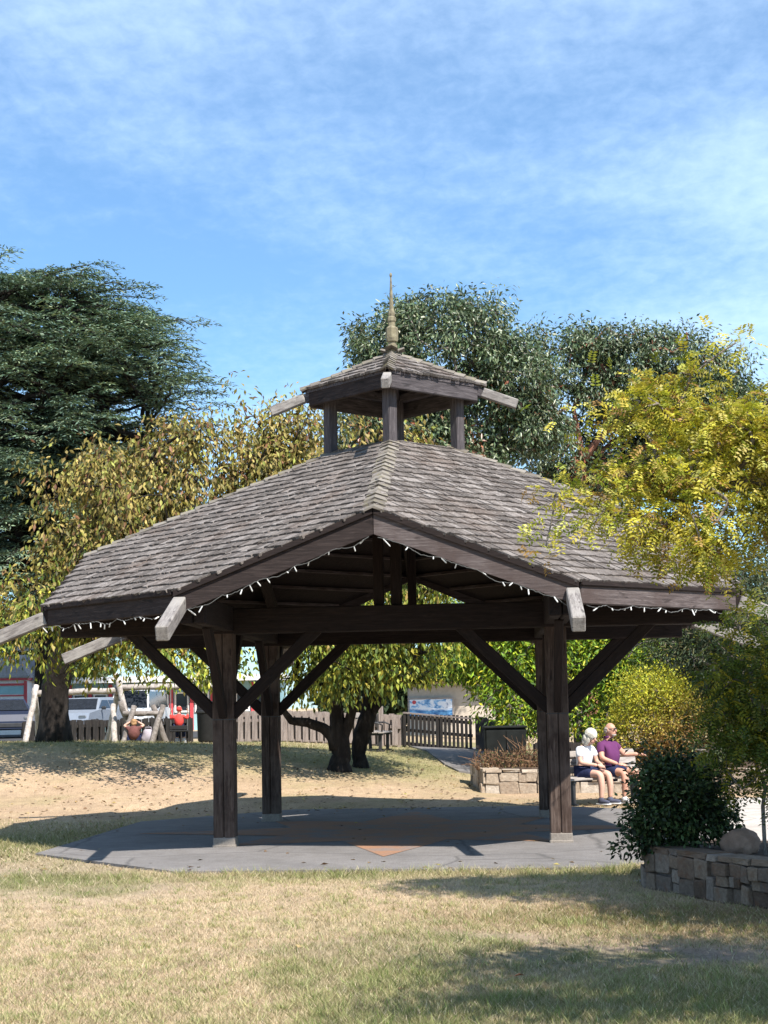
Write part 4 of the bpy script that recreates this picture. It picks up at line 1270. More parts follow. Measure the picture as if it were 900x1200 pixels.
# trees out of the frame whose shade lies on the lawn
shade_cols = [(.3, .28, .04), (.2, .22, .03), (.12, .16, .03)]
tree('shade_tree', 'young yellow green tree beside the lawn near the viewer, casting shade', [Vector((6.2, 5.6, 0)), Vector((6.1, 5.6, 2)), Vector((5.6, 5.8, 3.6)), Vector((4.9, 6.0, 4.8))], [.14, .12, .1, .06],
     [((3.6, 6.1, 5.2), (1.5, .8, .6)), ((4.8, 6.0, 5.3), (1.2, .8, .7)), ((3.2, 7.2, 5.1), (.8, .5, .4)), ((5.6, 7.2, 5.6), (1.4, 1.0, .8)), ((2.7, 5.7, 5.0), (.7, .3, .25))], 300, 70, (.11, .055), shade_cols, [1, 1, 1], 71, M['bark_grey'], M['leaf'], clump=.2, floor=3)
tree('shade_tree', 'young yellow green tree beside the stone wall, casting shade over it', [Vector((7.4, 9.8, 0)), Vector((7.3, 9.8, 2)), Vector((6.8, 9.9, 3.6)), Vector((5.9, 10.0, 4.8))], [.14, .12, .1, .06],
     [((5.0, 10.0, 5.0), (1.1, 1.2, .8)), ((6.0, 10.0, 5.3), (1.2, 1.2, .9)), ((5.1, 11.2, 5.0), (1.0, .9, .7)), ((6.2, 11.5, 4.6), (1.2, 1.0, .8)), ((4.7, 10.8, 4.9), (.9, .8, .6))], 480, 75, (.11, .055), shade_cols, [1, 1, 1], 73, M['bark_grey'], M['leaf'], clump=.24, floor=3)
# distant tree belt beyond the street, one mass of far foliage
rngf = np.random.default_rng(77)
fx = np.concatenate([rngf.uniform(-3, 26, 26000), rngf.uniform(-34, -15, 9000)])
n = len(fx)
top = 1.6 + 4.8 * fnoise(fx, fx * 0 + 3, .22, 4, 3) + np.where(fx > 4, 1.2, 0)
fz = .5 + top * rngf.uniform(0, 1, n) ** .7
fy = np.where(fx < -14, 84, 70) + rngf.uniform(-2.5, 3, n)
P = np.stack([fx, fy, fz + .3], 1)
far = leaves('far_trees', P, rngf.normal(size=(n, 3)) + np.array([0, 0, -.3]), rngf.normal(size=(n, 3)) + np.array([0, -.3, .5]), .5, .26, pick(rngf, n, [(.04, .065, .028), (.06, .09, .035), (.1, .115, .04)], [2, 2, 1]), M['leaf'], None)
tag(far, 'mass of distant green foliage beyond the fences', 'foliage', None, 'stuff')

# ------------------------------------------------------------------ fences
def board_fence(name, label, a, b, h, bw, gap, mat, two=True, rail_z=(.14, .8), post_every=2.4, cap=None, seed=1, extra_posts=()):
    r = random.Random(seed)
    a, b = Vector(a), Vector(b); L = (b - a).length; d = (b - a).normalized(); n = Vector((d.y, -d.x, 0))
    t = thing(name, label, 'fence', tuple(a))
    A = math.atan2(d.y, d.x)
    def zz(s):
        p = a + d * s; return gz(p.x, p.y) - a.z
    ms = []
    for i in range(6):
        mb = MB(); hh = h * r.uniform(.97, 1.03)
        mb.box((0, 0, hh / 2), (bw, .02, hh), None, 0, .003); ms.append(mb.mesh('board', mat))
    s = bw / 2
    k = 0
    while s < L:
        for lay in ((0, 1) if two else (0,)):
            ss = s + lay * (bw + gap) / 2
            if ss > L: continue
            p = d * ss + n * (.045 if lay == 0 else -.045); p.z = zz(ss) + r.uniform(.03, .05)
            link('board', r.choice(ms), t, Matrix.Translation(p) @ Matrix.Rotation(A, 4, 'Z') @ Matrix.Rotation(r.uniform(-.012, .012), 4, 'Y'))
        s += bw + gap
    s = 0.0
    while s <= L + .01:
        p = d * s; z = zz(s)
        MB().box((0, 0, h / 2 - .1), (.1, .06, h + .22), None, 0, .006).build('post', mat, t, False, Matrix.Translation(p + Vector((0, 0, z))) @ Matrix.Rotation(A, 4, 'Z'))
        s2 = min(s + post_every, L)
        if s2 > s + .1:
            for rz in rail_z:
                MB().bar(d * (s + .05) + Vector((0, 0, z + h * rz)), d * (s2 - .05) + Vector((0, 0, zz(s2) + h * rz)), .055, .08).build('rail', mat, t)
            if cap: MB().bar(d * s + Vector((0, 0, z + h + .07)), d * s2 + Vector((0, 0, zz(s2) + h + .07)), .13, .04).build('top_rail', cap, t)
        s += post_every
    for (s, hh) in extra_posts:
        MB().box((0, 0, hh / 2), (.11, .09, hh), None, 0, .006).build('post', mat, t, False, Matrix.Translation(d * s + n * .12 + Vector((0, 0, zz(s)))) @ Matrix.Rotation(A, 4, 'Z'))
    return t
def gpt(px, py, Y):
    p = at(px, py, Y); return Vector((p.x, Y, gz(p.x, Y)))
fa, fb = gpt(238, 868, 42.5), gpt(472, 868, 41)
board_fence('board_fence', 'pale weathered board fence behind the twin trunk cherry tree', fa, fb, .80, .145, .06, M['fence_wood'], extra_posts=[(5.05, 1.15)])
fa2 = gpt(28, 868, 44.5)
board_fence('board_fence', 'dark shaded board fence between the swings and the parked cars', fa2, fa - Vector((.3, -.05, 0)), .72, .15, .08, M['dark_fence'], seed=3)  # tree shade over this stretch is put into its dark board colour
ga, gb_ = gpt(474, 876, 41), gpt(556, 876, 40)
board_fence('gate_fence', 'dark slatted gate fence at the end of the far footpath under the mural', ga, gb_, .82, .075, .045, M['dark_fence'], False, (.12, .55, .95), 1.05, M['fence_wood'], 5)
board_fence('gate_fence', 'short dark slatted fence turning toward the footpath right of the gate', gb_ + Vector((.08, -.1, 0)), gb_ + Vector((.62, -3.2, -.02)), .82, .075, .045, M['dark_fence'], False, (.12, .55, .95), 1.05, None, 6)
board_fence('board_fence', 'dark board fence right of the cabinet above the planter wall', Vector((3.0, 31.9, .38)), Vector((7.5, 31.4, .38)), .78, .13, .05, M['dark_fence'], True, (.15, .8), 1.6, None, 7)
cb = thing('utility_cabinet', 'dark metal cabinet standing on the planter beside the footpath', 'cabinet', (2.32, 31.0, .48))
MB().box((0, 0, .38), (.80, .5, .76), None, 0, .02).build('body', M['cabinet'], cb)
MB().box((0, 0, .785), (.86, .56, .045), None, 0, .012).build('lid', M['cabinet'], cb)
for s in (-1, 1):
    MB().box((s * .197, -.257, .38), (.375, .016, .68), None, 0, .005).build('door', M['cabinet'], cb)
MB().box((.03, -.272, .42), (.02, .02, .12)).build('handle', M['black_metal'], cb)

# ------------------------------------------------------------------ far buildings, mural
def win(parent, c, w, h, frame_m, y=-.03):
    f = MB()
    for sx in (-1, 1): f.box((sx * (w / 2 + .04), 0, 0), (.08, .09, h + .16))
    for sz in (-1, 1): f.box((0, 0, sz * (h / 2 + .04)), (w, .085, .08))
    fo = f.build('window', frame_m, parent, False, Matrix.Translation(c))
    MB().box((0, .01, 0), (w, .02, h)).build('pane', M['dark_glass'], fo)
Yp = 72
s_ = F / Yp
gzP = .7
sh = thing('shop_building', 'white building with red trimmed bay and grey roof at the far left', 'building', (at(20, 868, Yp).x, Yp, gzP))
MB().box((-2.6, 2.0, 1.35), (6.2, 4, 2.7)).build('wall', M['white_paint'], sh)
MB().prism([(-6, -.4, 2.45), (-6, 4.5, 2.45), (-6, 2.0, 4.3)], (6.9, 0, 0)).build('roof', M['roof_grey'], sh)
bay = MB().box((-.1, -.5, 1.25), (1.5, 1.0, 2.5)).build('bay', M['white_paint'], sh)
MB().box((-.1, -.55, 2.52), (1.72, 1.3, .1)).build('cornice', M['red_paint'], bay)
MB().prism([(-1.0, -1.25, 2.57), (.8, -1.25, 2.57), (.8, .4, 2.57), (-1.0, .4, 2.57)], (0, 0, .06)).prism([(-1.0, -1.25, 2.63), (.8, -1.25, 2.63), (-.1, -.2, 4.1)], (0, 1.2, 0)).build('bay_roof', M['roof_grey'], bay)
for sx in (-.84, .62): MB().box((sx, -1.02, 1.22), (.13, .08, 2.44)).build('red_post', M['red_paint'], bay)
MB().box((-.1, -1.025, 2.28), (1.3, .07, .1)).box((-.1, -1.025, 1.78), (1.3, .06, .06)).build('red_rail', M['red_paint'], bay)
MB().box((-.1, -1.01, 2.03), (1.26, .03, .36)).build('transom', M['teal_paint'], bay)
for k in range(3): win(sh, Vector((-4.8 + k * 1.35, -.02, 1.25)), .9, 1.3, M['white_paint'])
MB().box((-3.3, -.06, 2.2), (3.6, .08, .34)).build('sign_board', M['white_paint'], sh)
Yq = 74
st = thing('store_building', 'pale blue storefront with red posts behind the parked cars', 'building', (at(76, 868, Yq).x, Yq, gzP))
LW = 10.2
MB().box((LW / 2, 2, 1.15), (LW, 4, 2.3)).build('wall', M['teal_paint'], st)
MB().box((LW / 2, 1.7, 2.45), (LW + .4, 5, .28)).build('roof', M['white_paint'], st)
for k in range(11): MB().box((.25 + k * .96, -.07, 1.12), (.16, .12, 2.24)).build('red_post', M['red_paint'], st)
for k in range(10): win(st, Vector((.73 + k * .96, -.02, 1.35)), .52, .8, M['white_paint'])
Ym = 58
mh = thing('park_building', 'beige park building with a dark roof behind the gate fence', 'building', (at(515, 870, Ym).x, Ym, .45))
MB().box((.5, 1.6, 1.05), (3.2, 3, 2.1)).build('wall', M['beige_wall'], mh)
MB().prism([(-1.5, -.5, 2.1), (2.5, -.5, 2.1), (2.5, 3.6, 2.1), (-1.5, 3.6, 2.1)], (0, 0, .14)).prism([(-1.5, -.5, 2.24), (-1.5, 3.6, 2.24), (-1.5, 1.55, 3.1)], (4.0, 0, 0)).build('roof', M['cabinet'], mh)
t = NT('mural_paint', .6, .3)
cx = t.coord('Object', (1.0, 1, 1.6)); n1 = t.noise(cx, 2.6, 6, .62, .8); n2 = t.noise(t.coord('Object', (1, 1, 3)), 3.0, 5, .6, .5)
sepm = t.new('ShaderNodeSeparateXYZ'); t.l.new(t.coord('Object'), sepm.inputs[0])
c = t.ramp(n1, [(.36, (.05, .13, .32)), (.44, (.2, .42, .68)), (.5, (.72, .76, .82)), (.62, (.78, .8, .84)), (.72, (.25, .3, .42))])
lowb = t.ramp(t.math('ADD', sepm.outputs[2], t.math('MULTIPLY', n2, .25)), [(0, (1, 1, 1)), (.08, (0, 0, 0))])
c = t.mix(lowb, c, t.ramp(n2, [(.35, (.03, .11, .3)), (.6, (.16, .42, .7))]))
t.color(c)
ml = thing('mural_sign', 'blue and white mountain lake picture board on the park building wall', 'mural', (at(505, 829, Ym).x, Ym - .06, at(505, 829, Ym).z))
MB().box((0, 0, 0), (1.58, .05, .60), None, 0, .004).build('picture', t.m, ml)
fr = MB()
for s in (-1, 1): fr.box((s * .82, 0, 0), (.06, .07, .72)); fr.box((0, 0, s * .33), (1.58, .068, .06))
fr.build('frame', M['bench_wood'], ml)
MB().lathe([(.0, 0), (.075, .002), (.075, .008), (0, .01)], (0, 0, 0), 10).build('red_emblem', M['red_paint'], ml, False, Matrix.Translation((-.62, -.028, .2)) @ Matrix.Rotation(math.pi / 2, 4, 'X'))

# ------------------------------------------------------------------ cars
def car(label, loc, rz, paint, scale=1.0, van=False):
    t = thing('parked_car', label, 'car', loc, rz, 'cars parked beyond the fence')
    L, Wd = 4.4, 1.76
    def shell(prof, hw0, hw1, zs):
        mb = MB(); n = len(prof)
        vs = []
        for s in (-1, 1):
            for (x, z) in prof:
                f = np.interp(z, zs, [hw0, hw1]); vs.append((x, s * f, z))
        mb.add(vs, [tuple(range(n))[::-1], tuple(range(n, 2 * n))] + [(i, (i + 1) % n, n + (i + 1) % n, n + i) for i in range(n)])
        return mb
    body = [(-2.2, .35), (-2.22, .62), (-2.12, .86), (-1.1 if not van else -1.5, .98), (2.0, 1.0), (2.17, .9), (2.2, .5), (2.1, .32), (-2.1, .3)]
    b = shell(body, .84, .88, (.3, .95)).build('body', paint, t)
    roof = [(-1.15, .97), (-.45, 1.42), (.9, 1.45), (1.75, 1.0)] if not van else [(-1.55, .97), (-1.0, 1.75), (1.95, 1.8), (2.05, 1.0)]
    shell([(x * .985, z + (-.004)) for x, z in roof], .83, .64, (.97, 1.45 if not van else 1.8)).build('cabin', paint, t)
    # glass: front, rear, sides proud of the cabin
    x0, z0 = roof[0]; x1, z1 = roof[1]; x2, z2 = roof[2]; x3, z3 = roof[3]
    hw = lambda z: float(np.interp(z, (.97, 1.45 if not van else 1.8), (.83, .64)))
    def quad(a, b_, c, d, nm, off):
        MB().prism([a, b_, c, d], off).build(nm, M['dark_glass'], t)
    def lerp(p, q, f): return (p[0] + (q[0] - p[0]) * f, p[1] + (q[1] - p[1]) * f)
    p, q = lerp(roof[0], roof[1], .08), lerp(roof[0], roof[1], .92)
    quad((p[0] - .0, -hw(p[1]) + .08, p[1]), (p[0], hw(p[1]) - .08, p[1]), (q[0], hw(q[1]) - .08, q[1]), (q[0], -hw(q[1]) + .08, q[1]), 'windscreen', (-.03, 0, .012))
    p, q = lerp(roof[3], roof[2], .1), lerp(roof[3], roof[2], .9)
    quad((p[0], -hw(p[1]) + .08, p[1]), (p[0], hw(p[1]) - .08, p[1]), (q[0], hw(q[1]) - .08, q[1]), (q[0], -hw(q[1]) + .08, q[1]), 'rear_window', (.03, 0, .012))
    for s in (-1, 1):
        for (xa, xb) in ((x1 - .25, .2), (.28, x2 - .02)):
            zt, zb = z1 - .09, 1.03
            quad((xa - (.3 if xa < 0 else 0) * 1, s * hw(zb), zb), (xb, s * hw(zb), zb), (xb, s * hw(zt), zt), (max(xa, x1 + .06), s * hw(zt), zt), 'side_window', (0, s * .012, .004))
        for xw in (-1.35, 1.35):
            w = MB().lathe([(.31, -.1), (.33, -.07), (.33, .07), (.31, .1)], (0, 0, 0), 18).build('wheel', M['rubber'], t, False, Matrix.Translation((xw, s * .79, .33)) @ Matrix.Rotation(math.pi / 2, 4, 'X'))
            MB().lathe([(.2, -.108), (.2, .108)], (0, 0, 0), 12).build('rim', M['chrome'], w)
        MB().box((-2.17, s * .62, .72), (.1, .3, .11), None, 0, .03).build('headlight', M['chrome'], t)
        MB().box((2.17, s * .66, .8), (.08, .26, .16), None, 0, .03).build('tail_light', M['red_paint'], t)
        MB().box((-.95, s * .98, 1.04), (.1, .18, .12), None, 0, .03).build('mirror', M['black_metal'], t)
    MB().box((-2.2, 0, .48), (.06, 1.1, .16), None, 0, .02).build('grille', M['black_metal'], t)
    return t
zr = .79
p = at(97, 850, 58); car('silver car with dark windscreen facing the fence right of the cherry trunk', (p.x, 59, zr), math.radians(80), M['silver_paint'])
p = at(2, 850, 57); car('dark blue car parked at the far left edge behind the fence', (p.x - .2, 58.4, zr), math.radians(108), M['navy_paint'])
p = at(152, 840, 61); car('white van with dark windows behind the log swing', (p.x, 63, zr), math.radians(86), M['van_paint'], van=True)

# ------------------------------------------------------------------ log swings
def log(mb, a, b, r0, r1=None, wob=.03, seed=0):
    rr = random.Random(seed); a, b = Vector(a), Vector(b); r1 = r1 or r0
    pts, rad = [], []
    for i in range(7):
        f = i / 6
        pts.append(a.lerp(b, f) + Vector((rr.uniform(-wob, wob), rr.uniform(-wob, wob), rr.uniform(-wob, wob)))); rad.append((r0 + (r1 - r0) * f) * rr.uniform(.93, 1.07))
    mb.tube(pts, rad, 9)
    return mb
Yw = 38.6
def gp(px, Y): return Vector((at(px, 860, Y).x, Y, gz(at(px, 860, Y).x, Y) - .1))
so = gp(135, Yw)
sw = thing('log_swing', 'tall swing frame of bleached logs standing left of the gazebo', 'swing set', tuple(so))
q = lambda px, py, Y=Yw: at(px, py, Y) - so
for i, (a, b) in enumerate(((gp(28, Yw - .7), at(43, 803, Yw)), (gp(47, Yw + .9), at(41, 806, Yw + .1)), (gp(134, Yw - .6), at(133, 826, Yw)), (gp(157, Yw - .5), at(136, 790, Yw)), (gp(124, Yw + .9), at(140, 800, Yw + .15)),
                            (gp(252, Yw - .6), at(258, 800, Yw)), (gp(265, Yw + .8), at(260, 800, Yw + .1)))):
    log(MB(), a - so, b - so, .078, .066, .016, i).build('leg', M['log_wood'], sw, True)
log(MB(), q(38, 813), q(140, 809), .08, .075, .012, 21).build('top_log', M['log_wood'], sw, True)
log(MB(), q(134, 806, Yw + .1), q(262, 804, Yw + .1), .08, .075, .012, 22).build('top_log', M['log_wood'], sw, True)
seat_c = at(210, 855, Yw - .1)
sg_t = thing('swing_seat', 'black bucket swing seat hanging from the logs on ropes', 'swing', tuple(seat_c))
for s in (-1, 1):
    MB().tube([(s * .2, 0, -.02), (s * .21, .02, .5), (s * .22, .12, at(210, 806, Yw).z - seat_c.z)], .012, 5).build('rope', M['cable'], sg_t)
MB().box((0, 0, -.03), (.44, .28, .05), None, 0, .015).box((0, .13, .06), (.44, .04, .2), None, 0, .012).box((0, -.13, .05), (.44, .03, .1), None, 0, .01).build('seat', M['rubber'], sg_t)
lo = gp(168, Yw - .4)
lf = thing('log_trestle', 'low frame of crossed logs beside the crouching person', 'log frame', tuple(lo))
for i, (a, b) in enumerate(((gp(142, Yw - 1.0), at(157, 828, Yw - .6)), (gp(160, Yw - .2), at(141, 822, Yw - .5)), (gp(176, Yw - 1.0), at(191, 826, Yw - .6)), (gp(197, Yw - .2), at(179, 826, Yw - .4)))):
    log(MB(), a - lo, b - lo, .08, .068, .012, 40 + i).build('leg', M['grey_log'], lf, True)
log(MB(), at(144, 836, Yw - .5) - lo, at(189, 836, Yw - .5) - lo, .065, .06, .01, 50).build('cross_log', M['grey_log'], lf, True)
bn = gp(243, Yw - 1); bn.z += .1
lb_ = thing('litter_bin', 'black round topped bin partly hidden behind the left front post', 'bin', tuple(bn))
MB().lathe([(.2, 0), (.23, .05), (.25, .7), (.26, .72), (.26, .78), (.22, .9), (.12, .98), (.0, 1.0)], (0, 0, .05), 18).build('body', M['rubber'], lb_, True)
MB().lathe([(.268, .70), (.275, .71), (.275, .75), (.268, .76)], (0, 0, .05), 18).build('rim', M['black_metal'], lb_)

# ------------------------------------------------------------------ benches
def bench(label, loc, rz, w, arms=True):
    t = thing('park_bench', label, 'bench', loc, rz)
    for k in range(4):
        MB().box((0, -.24 + k * .145, .43 + .008 * k), (w, .125, .035), None, 0, .006).build('seat_slat', M['bench_wood'], t)
    for k in range(3):
        MB().box((0, .27 + .035 * k, .56 + k * .135), (w, .03, .11), Matrix.Rotation(-.2, 3, 'X'), 0, .006).build('back_slat', M['bench_wood'], t)
    for s in (-1, 1):
        x = s * (w / 2 - .15)
        MB().bar((x, .2, 0), (x, .22, .41), .06, .07, (0, 1, 0)).bar((x, -.2, 0), (x, -.21, .41), .06, .07, (0, 1, 0)).bar((x, -.27, .39), (x, .27, .40), .055, .05).bar((x, .23, .38), (x, .375, .9), .05, .045, (0, 1, 0)).box((x, 0, .015), (.09, .6, .03)).build('bench_leg', M['black_metal'], t)
        if arms: MB().tube([(x, -.24, .41), (x, -.26, .6), (x, -.15, .65), (x, .29, .66)], .022, 6).build('armrest', M['black_metal'], t, True)
    return t
BX, BY, BR = 3.67, 26.85, math.radians(30)
bench('grey slatted park bench with two people sitting on it', (BX, BY, 0.01), BR, 1.9, False)
fbp = gpt(440, 884, 36.5)
bench('empty dark park bench seen end on beside the twin trunk cherry tree', tuple(fbp), math.radians(82), 1.5)
for s in (-1, 1):
    pass

# ------------------------------------------------------------------ people
DG = None
def skin(name, nodes, edges, mat, parent, sub=2, extra=None, root=None):
    me = bpy.data.meshes.new(name + '_cage')
    keys = list(nodes)
    me.from_pydata([nodes[k][0] for k in keys], [], [])
    me = bpy.data.meshes.new(name + '_cage')
    me.from_pydata([nodes[k][0] for k in keys], [(keys.index(a), keys.index(b)) for a, b in edges], [])
    o = bpy.data.objects.new(name + '_cage', me); COL.objects.link(o)
    m = o.modifiers.new('skin', 'SKIN'); m.use_smooth_shade = True; m.branch_smoothing = .6
    for i, k in enumerate(keys):
        sv = me.skin_vertices[0].data[i]
        r = nodes[k][1]; sv.radius = (r, r) if isinstance(r, (int, float)) else r
        sv.use_root = (k == (root or keys[0]))
    s = o.modifiers.new('sub', 'SUBSURF'); s.levels = sub; s.render_levels = sub
    dg = bpy.context.evaluated_depsgraph_get(); dg.update()
    em = bpy.data.meshes.new_from_object(o.evaluated_get(dg))
    bpy.data.objects.remove(o)
    bm = bmesh.new(); bm.from_mesh(em)
    if extra: extra(bm)
    em2 = bpy.data.meshes.new(name); bm.normal_update(); bm.to_mesh(em2); bm.free()
    bpy.data.meshes.remove(em)
    em2.materials.clear(); em2.materials.append(mat)
    em2.polygons.foreach_set('use_smooth', [True] * len(em2.polygons)); em2.update()
    return link(name, em2, parent)

def blob_into(bm, c, r, subdiv=2, M3=None):
    ret = bmesh.ops.create_icosphere(bm, subdivisions=subdiv, radius=1)
    for v in ret['verts']:
        p = Vector((v.co.x * r[0], v.co.y * r[1], v.co.z * r[2]))
        v.co = (M3 @ p if M3 else p) + Vector(c)

def fingers_into(bm, wrist, d, n, side, curl=.5, s=1.0):
    """palm, four fingers and a thumb from a wrist: d along the hand, n out of its back"""
    d = Vector(d).normalized(); n = Vector(n).normalized(); sd_ = d.cross(n).normalized() * side
    mb = MB()
    pc = Vector(wrist) + d * .045 * s
    blob_into(bm, pc, (1, 1, 1), 2, Matrix((d * .052 * s, sd_ * .042 * s, n * .018 * s)).transposed())
    L = (.068, .078, .074, .058)
    for i in range(4):
        b = Vector(wrist) + d * .085 * s + sd_ * (-.03 + .02 * i) * s
        p1 = b + (d * math.cos(curl * .6) - n * math.sin(curl * .6)) * L[i] * .5 * s
        p2 = p1 + (d * math.cos(curl * 1.8) - n * math.sin(curl * 1.8)) * L[i] * .5 * s
        mb.tube([b - d * .01, b, p1, p2], [.0095 * s, .0095 * s, .0085 * s, .006 * s], 6)
    b = Vector(wrist) + d * .03 * s - sd_ * .035 * s
    mb.tube([b, b + (d * .6 - sd_ * .6).normalized() * .035 * s, b + (d * .9 - sd_ * .45 - n * .3).normalized() * .065 * s], [.012 * s, .0105 * s, .007 * s], 6)
    vv = [bm.verts.new(v) for v in mb.v]
    for f in mb.f:
        try: bm.faces.new([vv[i] for i in f])
        except ValueError: pass

def head_into(bm, c, yaw, tilt, s=1.0):
    Rm = Matrix.Rotation(yaw, 3, 'Z') @ Matrix.Rotation(tilt, 3, 'X')
    c = Vector(c)
    blob_into(bm, c, (.073 * s, .092 * s, .108 * s), 3, Rm)
    blob_into(bm, c + Rm @ Vector((0, -.035, -.055)) * s, (.056 * s, .062 * s, .062 * s), 2, Rm)     # jaw
    blob_into(bm, c + Rm @ Vector((0, -.098, -.018)) * s, (.014 * s, .02 * s, .026 * s), 2, Rm)     # nose
    for e in (-1, 1): blob_into(bm, c + Rm @ Vector((e * .076, .01, -.012)) * s, (.011 * s, .02 * s, .032 * s), 2, Rm)
    return Rm

def face(parent, c, Rm, glasses, s=1.0):
    c = Vector(c)
    lm = MB().box(c + Rm @ Vector((0, -.092, -.062)) * s, (.045 * s, .012 * s, .01 * s), Rm); lm.build('mouth', M['lips'], parent)
    if glasses:
        g = MB()
        for e in (-1, 1):
            g.box(c + Rm @ Vector((e * .034, -.092, .012)) * s, (.052 * s, .012 * s, .036 * s), Rm, 0, .005)
            g.bar(c + Rm @ Vector((e * .064, -.085, .02)) * s, c + Rm @ Vector((e * .08, .01, .012)) * s, .006, .008)
        g.bar(c + Rm @ Vector((-.01, -.096, .02)) * s, c + Rm @ Vector((.01, -.096, .02)) * s, .006, .008)
        g.build('sunglasses', M['dark_glass'], parent)
    else:
        for e in (-1, 1):
            bm = bmesh.new(); blob_into(bm, c + Rm @ Vector((e * .032, -.083, .006)) * s, (.012 * s, .008 * s, .008 * s), 1, Rm)
            me = bpy.data.meshes.new('eye'); bm.to_mesh(me); bm.free(); me.materials.append(M['dark_glass']); link('eye', me, parent)

def hair(parent, name, c, Rm, blobs, mat):
    bm = bmesh.new()
    for (o, r) in blobs: blob_into(bm, Vector(c) + Rm @ Vector(o), r, 3, Rm)
    from mathutils import noise as mn
    for v in bm.verts: v.co += (v.co - Vector(c)).normalized() * (.018 * mn.noise(v.co * 34) + .008 * mn.noise(v.co * 90))
    me = bpy.data.meshes.new(name); bm.to_mesh(me); bm.free(); me.materials.append(mat)
    me.polygons.foreach_set('use_smooth', [True] * len(me.polygons))
    return link(name, me, parent)

def shoe(parent, ankle, toe_dir, mat):
    d = Vector((toe_dir[0], toe_dir[1], 0)).normalized(); s = Vector((-d.y, d.x, 0)); a = Vector(ankle)
    bm = bmesh.new()
    blob_into(bm, a + d * .06 + Vector((0, 0, -.045)), (1, 1, 1), 3, Matrix((d * .145, s * .05, Vector((0, 0, .042)))).transposed())
    blob_into(bm, a + Vector((0, 0, -.02)), (1, 1, 1), 2, Matrix((d * .062, s * .048, Vector((0, 0, .058)))).transposed())
    me = bpy.data.meshes.new('shoe'); bm.to_mesh(me); bm.free(); me.materials.append(mat)
    me.polygons.foreach_set('use_smooth', [True] * len(me.polygons))
    o = link('shoe', me, parent)
    MB().box(a + d * .06 + Vector((0, 0, -.08)), (.29, .1, .022), Matrix((d, s, Vector((0, 0, 1)))).transposed(), 0, .01).build('sole', M['shoe_white'], o)
    return o

# woman: white hair, looking down at her hands
wt = thing('person', 'seated person with white hair, white T-shirt and dark shorts looking down', 'person', (BX - .31, BY - .18, 0.01), BR + math.radians(12))
hd = (0, -.13, 1.135)
n_ = dict(pelvis=((0, .06, .53), .125), waist=((0, .05, .68), .128), chest=((0, .02, .87), .135), neck0=((0, -.02, 1.0), .062), neck=((0, -.065, 1.05), .05), head=((0, -.10, 1.1), .055))
for nm, s in (('l', -1), ('r', 1)):
    n_['sh' + nm] = ((s * .155, .01, .945), .06); n_['el' + nm] = ((s * .215, -.06, .70), .043); n_['wr' + nm] = ((s * .055, -.30, .655), .028)
    n_['hip' + nm] = ((s * .095, .0, .51), .098); n_['kn' + nm] = ((s * .105, -.40, .515), .066); n_['cf' + nm] = ((s * .11, -.425, .33), .058); n_['an' + nm] = ((s * .115, -.41, .10), .036)
ed = [('pelvis', 'waist'), ('waist', 'chest'), ('chest', 'neck0'), ('neck0', 'neck'), ('neck', 'head')]
for nm in 'lr': ed += [('chest', 'sh' + nm), ('sh' + nm, 'el' + nm), ('el' + nm, 'wr' + nm), ('pelvis', 'hip' + nm), ('hip' + nm, 'kn' + nm), ('kn' + nm, 'cf' + nm), ('cf' + nm, 'an' + nm)]
Rw = Matrix.Identity(3)
def ex(bm):
    global Rw
    Rw = head_into(bm, hd, .12, .42, 1.0)
    fingers_into(bm, (-.055, -.30, .655), (.7, -.6, -.1), (-.2, -.2, .9), 1, .7)
    fingers_into(bm, (.055, -.30, .655), (-.7, -.6, -.05), (.2, -.2, .9), -1, .7)
skin('body', n_, ed, M['skin'], wt, 2, ex)
face(wt, hd, Rw, False)
hair(wt, 'hair', hd, Rw, [((0, .018, .03), (.105, .112, .112)), ((0, .06, -.06), (.11, .07, .12)), ((-.066, .015, -.07), (.035, .06, .105)), ((.066, .015, -.07), (.035, .06, .105))], M['white_hair'])
sh_n = dict(pelvis=((0, .06, .55), .142), waist=((0, .045, .68), .147), chest=((0, .015, .86), .148), neck=((0, -.01, .99), .075))
for nm, s in (('l', -1), ('r', 1)): sh_n['sh' + nm] = ((s * .16, .01, .94), .074); sh_n['el' + nm] = ((s * .205, -.045, .78), .062)
skin('shirt', sh_n, [('pelvis', 'waist'), ('waist', 'chest'), ('chest', 'neck'), ('chest', 'shl'), ('shl', 'ell'), ('chest', 'shr'), ('shr', 'elr')], M['white_cotton'], wt)
skin('shorts', dict(p=((0, .07, .535), .142), hl=((-.1, .0, .515), .11), hr=((.1, .0, .515), .11), kl=((-.104, -.27, .52), .092), kr=((.104, -.27, .52), .092)), [('p', 'hl'), ('p', 'hr'), ('hl', 'kl'), ('hr', 'kr')], M['navy_cotton'], wt)
for s in (-1, 1): shoe(wt, (s * .115, -.41, .10), (s * .15, -1), M['shoe_navy'])

